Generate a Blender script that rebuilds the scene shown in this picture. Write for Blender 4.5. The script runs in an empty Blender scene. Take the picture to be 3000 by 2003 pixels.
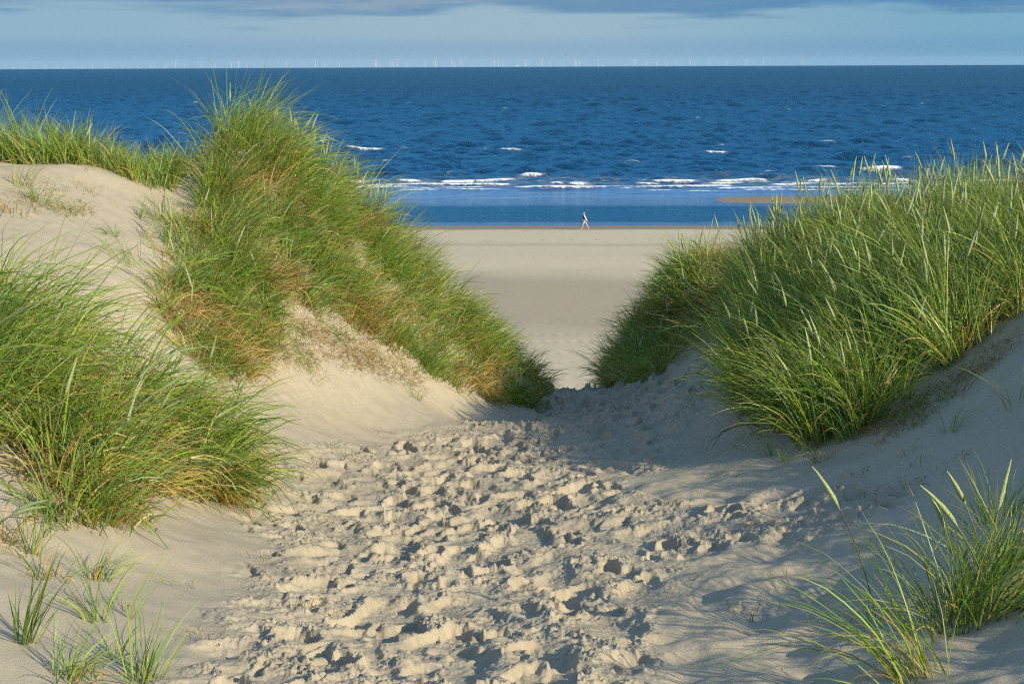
import bpy, math, random
import numpy as np
from mathutils import Vector, Matrix

R = math.radians
FPX, PITCH, ROLL, CAMZ = 4167.0, R(11.06), R(-0.25), 17.0   # sea level is z = 0
scene = bpy.context.scene

# ------------------------------------------------------------------ camera, sky, sun, exposure
cam = bpy.data.cameras.new('camera')
cam.sensor_width, cam.lens = 36.0, 50.0
cam.clip_start, cam.clip_end = 0.1, 90000.0
cam_o = bpy.data.objects.new('camera', cam)
scene.collection.objects.link(cam_o)
CAM_M = (Matrix.Rotation(R(90) - PITCH, 3, 'X') @ Matrix.Rotation(ROLL, 3, 'Z'))
cam_o.matrix_world = Matrix.Translation((0, 0, CAMZ)) @ CAM_M.to_4x4()
scene.camera = cam_o
CAM_N = np.array(CAM_M)

SUN_EL, SUN_AZ = R(26.0), R(132.0)      # azimuth clockwise from +Y: behind the camera, to the right
SUN_DIR = Vector((math.sin(SUN_AZ) * math.cos(SUN_EL), math.cos(SUN_AZ) * math.cos(SUN_EL), math.sin(SUN_EL)))
sun = bpy.data.lights.new('sun', 'SUN')
sun.energy, sun.angle, sun.color = 4.75, R(0.5), (1.0, 0.88, 0.63)
sun_o = bpy.data.objects.new('sun', sun)
sun_o.rotation_euler = (-SUN_DIR).to_track_quat('-Z', 'Y').to_euler()
sun_o.location = (20, -20, 40)
scene.collection.objects.link(sun_o)

world = bpy.data.worlds.new('World')
scene.world = world
world.use_nodes = True
nt = world.node_tree
nt.nodes.clear()
def N(tree, kind, **kw):
    n = tree.nodes.new(kind)
    for k, v in kw.items():
        if k in n.inputs.keys() if hasattr(n.inputs, 'keys') else False:
            n.inputs[k].default_value = v
        else:
            setattr(n, k, v)
    return n
def L(tree, a, b): tree.links.new(a, b)
w_out = nt.nodes.new('ShaderNodeOutputWorld')
w_bg = nt.nodes.new('ShaderNodeBackground')
w_sky = nt.nodes.new('ShaderNodeTexSky')
w_sky.sky_type = 'NISHITA'
w_sky.sun_disc = False
w_sky.sun_elevation, w_sky.sun_rotation = SUN_EL, SUN_AZ
w_sky.air_density, w_sky.dust_density, w_sky.ozone_density = 1.2, 0.6, 2.5
w_bg.inputs['Strength'].default_value = 0.15
# low band of hazy air and streaky clouds just above the sea
tc = nt.nodes.new('ShaderNodeTexCoord')
sep = nt.nodes.new('ShaderNodeSeparateXYZ'); L(nt, tc.outputs['Generated'], sep.inputs[0])
def ramp(tree, src, stops, interp='EASE'):
    r = tree.nodes.new('ShaderNodeValToRGB')
    r.color_ramp.interpolation = interp
    e = r.color_ramp.elements
    while len(e) > 1: e.remove(e[-1])
    e[0].position = stops[0][0]; e[0].color = (*stops[0][1], 1) if isinstance(stops[0][1], tuple) else (stops[0][1],) * 3 + (1,)
    for p, c in stops[1:]:
        q = e.new(p); q.color = (*c, 1) if isinstance(c, tuple) else (c, c, c, 1)
    L(tree, src, r.inputs[0])
    return r.outputs[0]
def math_(tree, op, a, b=None, c=None, clamp=False):
    m = tree.nodes.new('ShaderNodeMath'); m.operation = op; m.use_clamp = clamp
    for i, v in enumerate((a, b, c)):
        if v is None: continue
        if isinstance(v, (int, float)): m.inputs[i].default_value = v
        else: L(tree, v, m.inputs[i])
    return m.outputs[0]
def mixc(tree, fac, a, b, blend='MIX'):
    m = tree.nodes.new('ShaderNodeMix'); m.data_type = 'RGBA'; m.blend_type = blend
    ins = [m.inputs[0], m.inputs[6], m.inputs[7]]
    for s, v in zip(ins, (fac, a, b)):
        if isinstance(v, (int, float)): s.default_value = v
        elif isinstance(v, tuple): s.default_value = (*v, 1) if len(v) == 3 else v
        else: L(tree, v, s)
    return m.outputs[2]
def noise(tree, vec, scale, detail=4, rough=0.55, dist=0.0, out=0):
    n = tree.nodes.new('ShaderNodeTexNoise'); n.noise_dimensions = '3D'
    n.inputs['Scale'].default_value = scale; n.inputs['Detail'].default_value = detail
    n.inputs['Roughness'].default_value = rough; n.inputs['Distortion'].default_value = dist
    L(tree, vec, n.inputs['Vector'])
    return n.outputs[out]
def mapping(tree, vec, scale=(1, 1, 1), loc=(0, 0, 0), rot=(0, 0, 0)):
    m = tree.nodes.new('ShaderNodeMapping')
    m.inputs['Scale'].default_value = scale; m.inputs['Location'].default_value = loc; m.inputs['Rotation'].default_value = rot
    L(tree, vec, m.inputs['Vector'])
    return m.outputs[0]
elev = math_(nt, 'MULTIPLY', sep.outputs['Z'], 1.0)
hz = ramp(nt, math_(nt, 'MULTIPLY', elev, 5.0, clamp=True),
          [(0.0, (2.75, 4.5, 6.3)), (0.05, (2.6, 4.3, 6.1)), (0.11, (3.2, 4.9, 6.2)), (0.2, (3.2, 4.9, 6.2)), (0.5, (2.6, 4.4, 6.8)), (1.0, (1.6, 3.3, 6.3))])
# dark streaky cloud bank about two degrees up
cl_v = mapping(nt, tc.outputs['Generated'], scale=(2.6, 2.6, 30.0), loc=(0.3, 0.1, 0.0))
cl_n = noise(nt, cl_v, 2.6, 4, 0.5, 0.25)
band = ramp(nt, math_(nt, 'MULTIPLY', math_(nt, 'ADD', elev, math_(nt, 'MULTIPLY', math_(nt, 'SUBTRACT', cl_n, 0.5), 0.050)), 8.0, clamp=True),
            [(0.0, 0.0), (0.235, 0.0), (0.32, 0.95), (0.5, 0.8), (0.75, 0.25), (1.0, 0.0)])
cl2 = noise(nt, mapping(nt, tc.outputs['Generated'], scale=(4, 4, 60.0), loc=(1.7, 0.4, 0.2)), 2.0, 4, 0.6, 0.2)
ccol = mixc(nt, ramp(nt, cl2, [(0.45, 0.0), (0.70, 1.0)]), (1.35, 2.95, 5.0), (2.7, 3.8, 5.2))
low = mixc(nt, band, hz, ccol)
# brightness falls off to the right of the view
az = ramp(nt, math_(nt, 'ADD', math_(nt, 'MULTIPLY', sep.outputs['X'], 1.0), 0.5, clamp=True), [(0.0, (0.95, 0.98, 1.0)), (0.2, (0.93, 0.97, 1.0)), (0.5, (1.05, 1.02, 1.0)), (0.85, (0.62, 0.86, 0.97)), (1.0, (0.6, 0.85, 0.95))])
low = mixc(nt, 1.0, low, az, 'MULTIPLY')
low = mixc(nt, 1.0, low, (0.465, 0.465, 0.455), 'MULTIPLY')
upper = mixc(nt, 1.0, w_sky.outputs[0], (0.84, 1.00, 1.08), 'MULTIPLY')
fac = ramp(nt, elev, [(0.0, 0.0), (0.06, 0.0), (0.30, 1.0)])
final = mixc(nt, fac, low, upper)
L(nt, final, w_bg.inputs['Color'])
L(nt, w_bg.outputs[0], w_out.inputs[0])

vs = scene.view_settings
vs.view_transform = 'Standard'; vs.look = 'None'; vs.exposure = 0.45; vs.gamma = 1.0; vs.use_curve_mapping = False
scene.render.engine = 'CYCLES'
cy = scene.cycles
cy.max_bounces, cy.diffuse_bounces, cy.glossy_bounces, cy.transmission_bounces = 6, 3, 3, 4
cy.transparent_max_bounces = 8
cy.volume_bounces = 0
cy.use_denoising = False
cy.filter_width = 1.2
cy.sample_clamp_indirect = 4.0

# ------------------------------------------------------------------ numeric helpers
rng = np.random.default_rng(7)
_P = np.random.default_rng(3).permutation(256).astype(np.int32)
_P = np.concatenate([_P, _P, _P])
_ANG = np.random.default_rng(5).uniform(0, 2 * np.pi, 256).astype(np.float32)
_GX, _GY = np.cos(_ANG), np.sin(_ANG)
_UR = np.random.default_rng(9).uniform(0, 1, (256, 3)).astype(np.float32)

def perlin(x, y, seed=0):
    x = np.asarray(x, np.float32) + seed * 17.13; y = np.asarray(y, np.float32) + seed * 31.7
    xi = np.floor(x).astype(np.int32); yi = np.floor(y).astype(np.int32)
    xf, yf = x - xi, y - yi
    xi &= 255; yi &= 255
    u = xf * xf * xf * (xf * (xf * 6 - 15) + 10); v = yf * yf * yf * (yf * (yf * 6 - 15) + 10)
    def g(ix, iy, dx, dy):
        h = _P[_P[ix & 255] + (iy & 255)]
        return _GX[h] * dx + _GY[h] * dy
    a = g(xi, yi, xf, yf); b = g(xi + 1, yi, xf - 1, yf)
    c = g(xi, yi + 1, xf, yf - 1); d = g(xi + 1, yi + 1, xf - 1, yf - 1)
    return ((a + u * (b - a)) + v * ((c + u * (d - c)) - (a + u * (b - a)))) * 1.5

def fbm(x, y, octs=4, seed=0, gain=0.5, ridged=False):
    s, amp, tot = 0, 1.0, 0.0
    for i in range(octs):
        n = perlin(x, y, seed + i)
        if ridged: n = 1 - 2 * np.abs(n)
        s = s + amp * n; tot += amp
        x, y, amp = x * 2.03 + 3.1, y * 2.03 + 1.7, amp * gain
    return s / tot

def worley(x, y, seed=0):
    """distance to nearest and second nearest point, and the nearest cell's random value"""
    x = x + seed * 7.7; y = y + seed * 3.3
    xi = np.floor(x).astype(np.int32); yi = np.floor(y).astype(np.int32)
    f1 = np.full(x.shape, 9.0, np.float32); f2 = f1.copy(); val = f1 * 0
    for dx in (-1, 0, 1):
        for dy in (-1, 0, 1):
            cx, cy_ = xi + dx, yi + dy
            h = _P[_P[cx & 255] + (cy_ & 255)]
            px, py = cx + _UR[h, 0], cy_ + _UR[h, 1]
            d = np.hypot(x - px, y - py)
            near = d < f1
            f2 = np.where(near, f1, np.minimum(f2, d))
            val = np.where(near, _UR[h, 2], val)
            f1 = np.where(near, d, f1)
    return f1, f2, val

def sst(a, b, x):
    t = np.clip((x - a) / (b - a), 0, 1)
    return t * t * (3 - 2 * t)

def ray(u, v):
    """world direction through photograph pixel (u, v), scaled to y = 1"""
    d = CAM_N @ np.array([(u - 1500) / FPX, (1001.5 - v) / FPX, -1.0])
    return d / d[1]

# ------------------------------------------------------------------ dune shape: survey points (pixel column, row, distance)
SURVEY = [
    (1500,2003,5.2),(1500,1800,6.6),(1450,1600,8.6),(1450,1400,11.2),(1550,1250,14.2),(1650,1160,17.5),(1700,1140,18.5),(1620,1145,18.3),(1770,1140,18.6),
    (700,1500,9.3),(800,1400,10.8),(1000,1250,13.3),(1300,1200,15.5),(1550,1180,17.0),
    (1000,1150,14.0),(700,1250,11.5),(770,1100,13.3),(1000,980,15.0),(1200,1050,15.9),(1400,1130,16.6),
    (720,425,17.0),(635,440,16.9),(950,640,17.0),(1200,850,17.3),(1400,1000,17.5),(1560,1130,17.9),
    (0,480,16.0),(300,490,16.0),(520,590,16.0),(200,640,14.0),(0,700,12.5),(300,850,12.0),(0,900,10.6),(300,1000,11.2),
    (500,750,14.0),(550,900,13.0),(600,1050,12.5),(700,700,15.3),(700,900,14.0),
    (0,1150,8.6),(200,1250,8.8),(300,1400,8.2),(0,1400,7.3),(500,1500,8.3),(0,1700,5.9),(300,1700,6.5),(600,1700,7.0),
    (0,2003,4.8),(500,2003,5.0),(1000,2003,5.15),(1000,1700,7.4),
    (2140,790,19.0),(2060,775,19.6),(1930,905,19.3),(1850,1085,19.0),(1950,960,19.0),(2150,900,16.9),(2000,1100,16.0),(1900,1250,13.3),(2100,1300,11.8),
    (2400,1300,10.5),(2800,1100,10.5),(3000,950,10.8),(2600,900,12.5),(2900,780,13.5),(2500,765,14.9),(2260,770,16.5),(2600,735,15.3),(3000,730,13.2),
    (3000,1300,8.0),(2700,1400,8.7),(2300,1450,9.3),(1900,1450,10.0),(2000,1700,7.3),(2500,1700,6.7),(2900,1800,5.4),
    (3000,1600,6.0),(2500,2003,4.9),(3000,2003,4.4),(2000,2003,5.1),
]
SP = []
for u, v, d in SURVEY:
    r = ray(u, v) * d
    SP.append((r[0], r[1], r[2]))
SP += [(0, 0, -1.75), (0, 2.5, -1.98), (0, -4, -1.6), (-4, 3, -1.75), (-6, 6, -1.55), (-8.5, 10, -1.1), (-9.5, 15.5, -0.7), (-7.5, 16.3, -0.75),
       (-7, 19, -1.5), (-4.45, 17.3, -1.75), (-4.1, 18.4, -2.2), (-3.2, 19, -1.5), (-1.2, 20, -3.0), (1.0, 20.6, -5.3), (0.2, 20.0, -4.8), (2.2, 21.5, -3.6), (3.5, 20, -2.9), (5.5, 17, -1.9), (6, 14, -1.2), (8, 15, -1.0),
       (5.0, 10, -1.25), (4.4, 7.5, -1.35), (3.9, 5.2, -1.35), (3.4, 3.2, -1.35), (6.5, 6, -0.9), (3, 0, -1.4), (6, 1, -1.0), (9, 9, -0.8), (-5, -3, -1.3), (5, -5, -1.0), (-10, 3, -0.9), (12, 3, -0.6), (-14, 14, -0.6), (14, 14, -0.8)]
SP = np.array(SP)
def _phi(d2): return np.sqrt(d2 + 0.35 ** 2)
_A = _phi(((SP[:, None, :2] - SP[None, :, :2]) ** 2).sum(-1))
_n = len(SP)
_M = np.zeros((_n + 3, _n + 3)); _M[:_n, :_n] = _A + 0.02 * np.eye(_n) * -1
_M[:_n, _n] = 1; _M[:_n, _n + 1:] = SP[:, :2]; _M[_n:, :_n] = _M[:_n, _n:].T
_W = np.linalg.solve(_M, np.concatenate([SP[:, 2], [0, 0, 0]]))
_CX = [-14, -8, -4.6, -4.1, -3.4, -3.1, -2.0, -0.4, 0.6, 1.25, 1.8, 2.6, 3.3, 4.2, 6.0, 14]
_CY = [16.6, 16.8, 16.6, 16.7, 17.4, 17.6, 17.8, 18.4, 18.6, 18.8, 19.5, 20.0, 18.2, 17.0, 16.2, 16.0]
SHORE_A = 150.5
def beach_z(x, y):
    """absolute height of the beach and sea bed along the shore profile"""
    ys = SHORE_A - 0.10 * (x - 8) * (x < 8) * 1.0 + 0.8 * np.sin(x * 0.05) + 0.5 * np.sin(x * 0.13 + 1)
    s = y - ys
    z = np.interp(s, [-140, -105, -88, -72, -50, -34, -22, -8, -3.0, 0, 6, 14, 20, 26, 36, 46, 70, 200, 600],
                  [3.1, 2.25, 1.9, 1.62, 1.45, 1.20, 0.80, 0.42, 0.18, 0.0, -0.35, -0.40, -0.26, -0.11, -0.10, -0.20, -0.9, -4, -12])
    z = z + 0.05 * perlin(x * 0.03, y * 0.10, 3) * sst(-110, -80, s) * (s < -4)
    # a low bar of wet sand between the lagoon and the surf, towards the right
    bx = sst(20, 34, x) * (1 - sst(140, 200, x))
    bar = 0.25 * np.exp(-((s - 27 + 0.06 * (x - 60)) / 5.5) ** 2) * bx
    return z + bar

def base_z(x, y):
    """absolute smooth height of dunes and beach"""
    sh = x.shape; x = x.ravel(); y = y.ravel()
    z = np.zeros(len(x))
    near = np.hypot(x, y) < 32
    zn = np.full(len(x), 0.0)
    idx = np.nonzero(near)[0]
    for s in range(0, len(idx), 60000):
        i = idx[s:s + 60000]
        xx = np.clip(x[i], -14, 14); yy = np.clip(y[i], -6, 22)
        d2 = (xx[:, None] - SP[None, :, 0]) ** 2 + (yy[:, None] - SP[None, :, 1]) ** 2
        zn[i] = _phi(d2) @ _W[:_n] + _W[_n] + _W[_n + 1] * xx + _W[_n + 2] * yy
    zn[~near] = -1.2
    zn = zn + CAMZ
    yc = np.interp(x, _CX, _CY)
    t = np.maximum(y - yc, 0)
    drop = np.where(t < 1.2, 0.29 * t * t, 0.4176 + (t - 1.2) * 0.70)
    zd = zn - drop
    zb = beach_z(x, y)
    k = 0.6                                             # smooth maximum of dune and beach
    h = np.clip(0.5 + 0.5 * (zd - zb) / k, 0, 1)
    z = zb + (zd - zb) * h + k * h * (1 - h) * 0.5
    z = np.where(y > 60, zb, z)
    return z.reshape(sh)

# trampled path: centre line and half width by distance
def path_mask(x, y):
    c = np.interp(y, [3, 5.2, 7.2, 9, 11, 12.6, 14.2, 16.5, 18.5, 24], [-0.45, -0.45, -0.35, -0.3, -0.45, 0.05, 0.75, 1.05, 1.1, 1.4])
    w = np.interp(y, [3, 5.2, 7.2, 9, 11, 12.6, 14.2, 16.5, 18.5, 24], [0.95, 0.95, 1.20, 1.50, 1.60, 1.60, 1.60, 1.25, 1.0, 1.0])
    e = np.abs(x - c) / w + 0.22 * perlin(x * 1.1, y * 0.9, 41) + 0.12 * perlin(x * 3.5, y * 3.5, 42)
    m = 1 - sst(0.80, 1.08, e)
    # a churned tongue running out to the right of the path
    e2 = np.hypot((x - 1.55) / 1.15, (y - 8.6) / 0.85) + 0.25 * perlin(x * 2.2, y * 2.2, 43)
    m = np.maximum(m, (1 - sst(0.70, 1.08, e2)) * 0.95)
    return m * (1 - sst(23, 26, y))

# polar grid: fine inside the view, coarse round about, denser near the camera
th_f = np.linspace(R(-23.5), R(23.5), 1180)
th = np.concatenate([np.linspace(-math.pi, R(-24.5), 44), th_f, np.linspace(R(24.5), math.pi, 44)])
rr = np.concatenate([[0.15, 0.5, 1.0, 1.6, 2.3, 3.0, 3.6], np.geomspace(4.0, 20.5, 980), np.geomspace(20.9, 60, 110), np.geomspace(60.6, 208, 330), np.geomspace(210, 420, 30)])
TH, RR = np.meshgrid(th, rr)
X = (RR * np.sin(TH)).astype(np.float64); Y = (RR * np.cos(TH)).astype(np.float64)
Z = base_z(X, Y)
nr, nc = X.shape
i0, i1 = 7, 7 + 980 + 30
xs, ys = X[i0:i1], Y[i0:i1]
D = np.zeros_like(xs)
pm = path_mask(xs, ys)
# gentle wind shaped relief everywhere on the dune sand
D += 0.035 * fbm(xs * 0.9, ys * 0.9, 3, 11) + 0.010 * fbm(xs * 3.1, ys * 3.1, 2, 14)
D += 0.008 * perlin(xs * 2.2 + ys * 4.4, ys * 1.0 - xs * 0.6, 16) * (1 - pm)
D += 0.0035 * np.sin((xs * 0.8 + ys * 1.0) * 34 + 5 * perlin(xs * 1.3, ys * 1.3, 17)) * sst(0.0, 0.35, perlin(xs * 0.8, ys * 0.8, 19)) * (1 - pm)
# soft old footprints to the right of the path
soft = np.exp(-((xs - 1.1 - 0.02 * ys) / 1.0) ** 2) * (1 - sst(9.5, 11.5, ys)) * (1 - 0.6 * pm)
D += soft * (0.075 * fbm(xs * 2.3, ys * 2.6, 2, 21) + 0.016 * perlin(xs * 5, ys * 7, 23) + 0.004 * perlin(xs * 16, ys * 18, 24))
# churned sand
wx = xs + 0.030 * perlin(xs * 9, ys * 9, 31) + 0.007 * perlin(xs * 30, ys * 30, 32)
wy = ys + 0.030 * perlin(xs * 9 + 50, ys * 9, 33) + 0.007 * perlin(xs * 30, ys * 30 + 9, 34)
C = 0.040 * fbm(wx * 1.8, wy * 1.8, 3, 51) + 0.014 * fbm(wx * 4.2, wy * 4.2, 3, 55, ridged=True)
f1, f2, val = worley(wx * 6.0, wy * 6.0, 2)               # broken crust plates, tilted
plt = sst(0.0, 0.3, fbm(xs * 1.7, ys * 1.7, 2, 57))
C += plt * ((val - 0.5) * 0.022 * sst(0.0, 0.16, f2 - f1) - 0.008 * (1 - sst(0.0, 0.05, f2 - f1)))
# footprints: each later print overwrites what lies under it
frng = np.random.default_rng(12)
cth, crr = th, rr
Cb = C.copy()
for k in range(820):
    py = 4.2 + (frng.random() ** 0.85) * 17.5
    cc = np.interp(py, [3, 5.2, 7.2, 9, 11, 12.6, 14.2, 16.5, 18.5, 24], [-0.45, -0.45, -0.35, -0.3, -0.45, 0.05, 0.75, 1.05, 1.1, 1.4])
    ww = np.interp(py, [3, 5.2, 7.2, 9, 11, 12.6, 14.2, 16.5, 18.5, 24], [0.95, 0.95, 1.25, 1.45, 1.55, 1.35, 1.15, 0.75, 0.75, 1.0])
    px = cc + ww * np.clip(frng.normal(0, 0.52), -1.02, 1.02)
    if k % 17 == 0: px, py = 0.9 + frng.random() * 1.6, 7.9 + frng.random() * 1.4
    ang = frng.normal(0.05, 0.35) + (math.pi if frng.random() < 0.5 else 0)
    big_ = frng.random() < 0.22; s = frng.uniform(1.5, 2.3) if big_ else frng.uniform(0.6, 1.3); La, Lb = 0.155 * s, 0.066 * s * frng.uniform(0.95, 1.4); dep = frng.uniform(0.024, 0.068)
    rad = La * 2.1
    pr, pt = math.hypot(px, py), math.atan2(px, py)
    r0, r1 = np.searchsorted(crr[i0:i1], [pr - rad, pr + rad]); t0, t1 = np.searchsorted(cth, [pt - rad / pr, pt + rad / pr])
    if r1 - r0 < 3 or t1 - t0 < 3: continue
    sl = (slice(r0, r1), slice(t0, t1))
    dx, dy = wx[sl] - px, wy[sl] - py
    a = dx * math.sin(ang) + dy * math.cos(ang); b = dx * math.cos(ang) - dy * math.sin(ang)
    b = b * (1 + 0.25 * np.tanh(-a / La * 1.5))           # the heel is narrower than the ball
    e = np.sqrt((a / La) ** 2 + (b / Lb) ** 2)
    inside = 1 - (sst(0.45, 1.12, e) if big_ else sst(0.74, 1.03, e))
    lvl = float(np.clip(np.mean(C[sl]), -0.025, 0.03)) - dep * 0.75
    floor_ = lvl + a * frng.normal(0, 0.14) + b * frng.normal(0, 0.25) + 0.3 * (Cb[sl] - lvl) * 0.25
    rim = 0.30 * dep * np.exp(-((e - 1.22) / 0.20) ** 2) * (0.6 + 0.9 * frng.random() * (1 + np.tanh(a / La * frng.choice([-1, 1]))))
    C[sl] = C[sl] * (1 - inside) + floor_ * inside + rim * (1 - inside) * (C[sl] < 0.03)
    Cb[sl] = Cb[sl] * (1 - 0.8 * inside)
C = 0.042 * np.tanh(C / 0.048)
# crumbs and clods
f1, f2, val = worley(wx * 24, wy * 24, 5)
cm = sst(-0.22, 0.15, fbm(xs * 2.4, ys * 2.4, 3, 61)) * (0.35 + 0.65 * sst(-0.03, 0.01, C))
C += (0.35 + 0.65 * cm) * 0.020 * fbm(wx * 11, wy * 11, 4, 63, ridged=True, gain=0.6)
cr_ = np.abs(perlin(wx * 3.3, wy * 3.3, 68)) + 0.25 * np.abs(perlin(wx * 9, wy * 9, 69))
C -= 0.016 * (1 - sst(0.0, 0.05, cr_)) * sst(-0.1, 0.2, perlin(xs * 1.3, ys * 1.3, 70))
C += cm * np.maximum(0, 0.62 - f1) * 0.026 * (val > 0.4)
f1, f2, val = worley(wx * 13, wy * 13, 8)
C += cm * np.maximum(0, 0.55 - f1) * 0.026 * (val > 0.72)
f1, f2, val = worley(xs * 55, ys * 55, 6)
C += cm * np.maximum(0, 0.6 - f1) * 0.012
C += 0.003 * fbm(xs * 28, ys * 28, 2, 65, ridged=True)
D = D * (1 - 0.5 * pm) + pm * C * (1 + 0.45 * sst(12.5, 15, ys))
Z[i0:i1] += D * (1 - sst(24, 27, np.hypot(xs, ys)))
# clod chains beside the tongue of churned sand
# small scarp where the crust has slipped on the left slope
def G0(u, v, tries=900):
    r = ray(u, v)
    ds = np.geomspace(3.0, 260, 2200)
    zz = base_z(r[0] * ds, r[1] * ds) - CAMZ
    hit = np.nonzero(r[2] * ds < zz)[0]
    i = hit[0] if len(hit) else len(ds) - 1
    return np.array([r[0] * ds[i], r[1] * ds[i]])
sc = np.array([G0(u, v) for u, v in [(20, 770), (110, 758), (180, 772), (240, 775), (300, 785), (340, 778), (372, 786)]])
bi = (np.abs(X - sc[3, 0]) < 2.2) & (np.abs(Y - sc[3, 1]) < 1.6)
xq, yq = X[bi], Y[bi]
yl = np.interp(xq, sc[:, 0], sc[:, 1]) + 0.05 * perlin(xq * 9, yq * 0 + 2, 71) + 0.02 * perlin(xq * 30, yq * 0 + 2, 72)
wgt = sst(sc[0, 0] - 0.2, sc[0, 0] + 0.3, xq) * (1 - sst(sc[-1, 0] - 0.15, sc[-1, 0] + 0.05, xq))
st = 1 - sst(-0.012, 0.012, yq - yl)
Z[bi] -= wgt * 0.014 * np.exp(-((yq - yl) / 0.02) ** 2)
Z[bi] -= wgt * 0.014 * st * np.exp(-np.maximum(yl - yq, 0) / 0.35)
# beach: vehicle tracks and small marks running along the shore
ib = i1 + 60
xb, yb = X[ib:], Y[ib:]
for yt, a in ((73, .02), (75.2, .02), (79, .035), (81.3, .03), (86, .02), (66.0, .02), (68.5, .02)):
    g = yb - (yt + 0.6 * np.sin(xb * 0.06 + yt))
    Z[ib:] -= 1.8 * a * np.exp(-(g / 0.24) ** 2) * (0.5 + 0.5 * np.sin(xb * 9 + g * 5))
Z[ib:] += 0.012 * fbm(xb * 0.7, yb * 0.35, 3, 81) * (Z[ib:] > 0.3)

# attributes: wetness, plus darker bands along the beach
wet = np.zeros_like(Z)
sy = Y
ysh = SHORE_A - 0.10 * (X - 8) * (X < 8) + 0.8 * np.sin(X * 0.05) + 0.5 * np.sin(X * 0.13 + 1)
s_ = sy - ysh
wob = 2.0 * fbm(X * 0.05, Y * 0.10, 3, 91)
wet = sst(-7.5, -5.5, s_ + 0.5 * wob) * 1.0
dark_band = 0.60 * sst(-78, -60, s_ + 3 * wob) * (1 - sst(-52, -40, s_ + 3 * wob))  # wide darker band of sand colour across the middle beach
dark_band = dark_band + 0.14 * sst(-88, -70, s_ + 3 * wob) * (1 - sst(-60, -50, s_))
dark_band = np.maximum(dark_band, 0.30 * np.exp(-((s_ + 22 + wob) / 1.6) ** 2))
wet = np.maximum(wet, np.clip(dark_band, 0, 0.55))  # the darker beach bands share the wet sand colour
wet[:i1] = 0
wet[i0:i1] += (0.14 + 0.26 * sst(-0.2, 0.4, fbm(xs * 9, ys * 9, 3, 96))) * pm * sst(-0.5, 0.4, fbm(xs * 3.0, ys * 3.0, 3, 95))     # moist sand turned up by feet

COLL = scene.collection
def make_mesh(name, verts, faces, mat=None, smooth=True, attrs=None):
    """faces: (n, k) int array"""
    me = bpy.data.meshes.new(name)
    verts = np.asarray(verts, np.float32); faces = np.asarray(faces, np.int32)
    n, k = faces.shape
    me.vertices.add(len(verts)); me.vertices.foreach_set('co', verts.ravel())
    me.loops.add(n * k); me.loops.foreach_set('vertex_index', faces.ravel())
    me.polygons.add(n); me.polygons.foreach_set('loop_start', np.arange(0, n * k, k, dtype=np.int32))
    me.polygons.foreach_set('loop_total', np.full(n, k, np.int32))
    me.polygons.foreach_set('use_smooth', np.full(n, smooth, bool))
    me.update(calc_edges=True)
    for an, data in (attrs or {}).items():
        data = np.asarray(data, np.float32)
        if data.ndim == 1:
            a = me.attributes.new(an, 'FLOAT', 'POINT'); a.data.foreach_set('value', data)
        else:
            a = me.attributes.new(an, 'FLOAT_COLOR', 'POINT')
            a.data.foreach_set('color', np.concatenate([data, np.ones((len(data), 1), np.float32)], 1).ravel())
    if mat: me.materials.append(mat)
    return me
def link(name, me, parent=None, **props):
    o = bpy.data.objects.new(name, me); COLL.objects.link(o)
    if parent is not None: o.parent = parent
    for k, v in props.items(): o[k] = v
    return o
def grid_faces(nr, nc, wrap=False):
    i = np.arange(nr * nc).reshape(nr, nc)
    a, b, c, d = i[:-1, :-1], i[:-1, 1:], i[1:, 1:], i[1:, :-1]
    return np.stack([a.ravel(), b.ravel(), c.ravel(), d.ravel()], 1)

def new_mat(name):
    m = bpy.data.materials.new(name); m.use_nodes = True
    t = m.node_tree; b = t.nodes['Principled BSDF']
    return m, t, b
def attr(t, name, out='Fac'):
    a = t.nodes.new('ShaderNodeAttribute'); a.attribute_name = name
    return a.outputs[out]
def bump(t, h, strength, dist, normal=None):
    b = t.nodes.new('ShaderNodeBump'); b.inputs['Strength'].default_value = strength; b.inputs['Distance'].default_value = dist
    L(t, h, b.inputs['Height'])
    if normal is not None: L(t, normal, b.inputs['Normal'])
    return b.outputs[0]

# ------------------------------------------------------------------ sand
m_sand, t, b = new_mat('sand')
geo = t.nodes.new('ShaderNodeNewGeometry'); P = geo.outputs['Position']
sxyz = t.nodes.new('ShaderNodeSeparateXYZ'); L(t, P, sxyz.inputs[0]); sp0 = sxyz.outputs['Y']
n1 = noise(t, P, 0.7, 4, 0.6); n2 = noise(t, P, 9.0, 4, 0.65); n3 = noise(t, P, 260.0, 2, 0.7)
c = mixc(t, ramp(t, n1, [(0.3, 0.0), (0.7, 1.0)]), (0.340, 0.292, 0.200), (0.392, 0.338, 0.236))
c = mixc(t, ramp(t, n2, [(0.35, 0.0), (0.7, 1.0)]), c, (0.40, 0.335, 0.25))
c = mixc(t, ramp(t, n3, [(0.36, 0.55), (0.5, 0.0)], 'LINEAR'), c, (0.27, 0.22, 0.165))
c = mixc(t, ramp(t, n3, [(0.58, 0.0), (0.7, 0.6)], 'LINEAR'), c, (0.60, 0.53, 0.42))
wet_dark_f = attr(t, 'wet')
bch = ramp(t, math_(t, 'DIVIDE', sp0, 60.0, clamp=True), [(0.8, 0.0), (1.0, 1.0)])
c = mixc(t, math_(t, 'MULTIPLY', bch, 0.55), c, (0.54, 0.46, 0.32))
c = mixc(t, wet_dark_f, c, (0.225, 0.180, 0.128))
L(t, c, b.inputs['Base Color'])
L(t, math_(t, 'SUBTRACT', 0.95, math_(t, 'MULTIPLY', wet_dark_f, 0.15)), b.inputs['Roughness'])
b.inputs['Specular IOR Level'].default_value = 0.15
hb = math_(t, 'ADD', math_(t, 'MULTIPLY', n3, 0.25), noise(t, P, 70.0, 3, 0.6))
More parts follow.
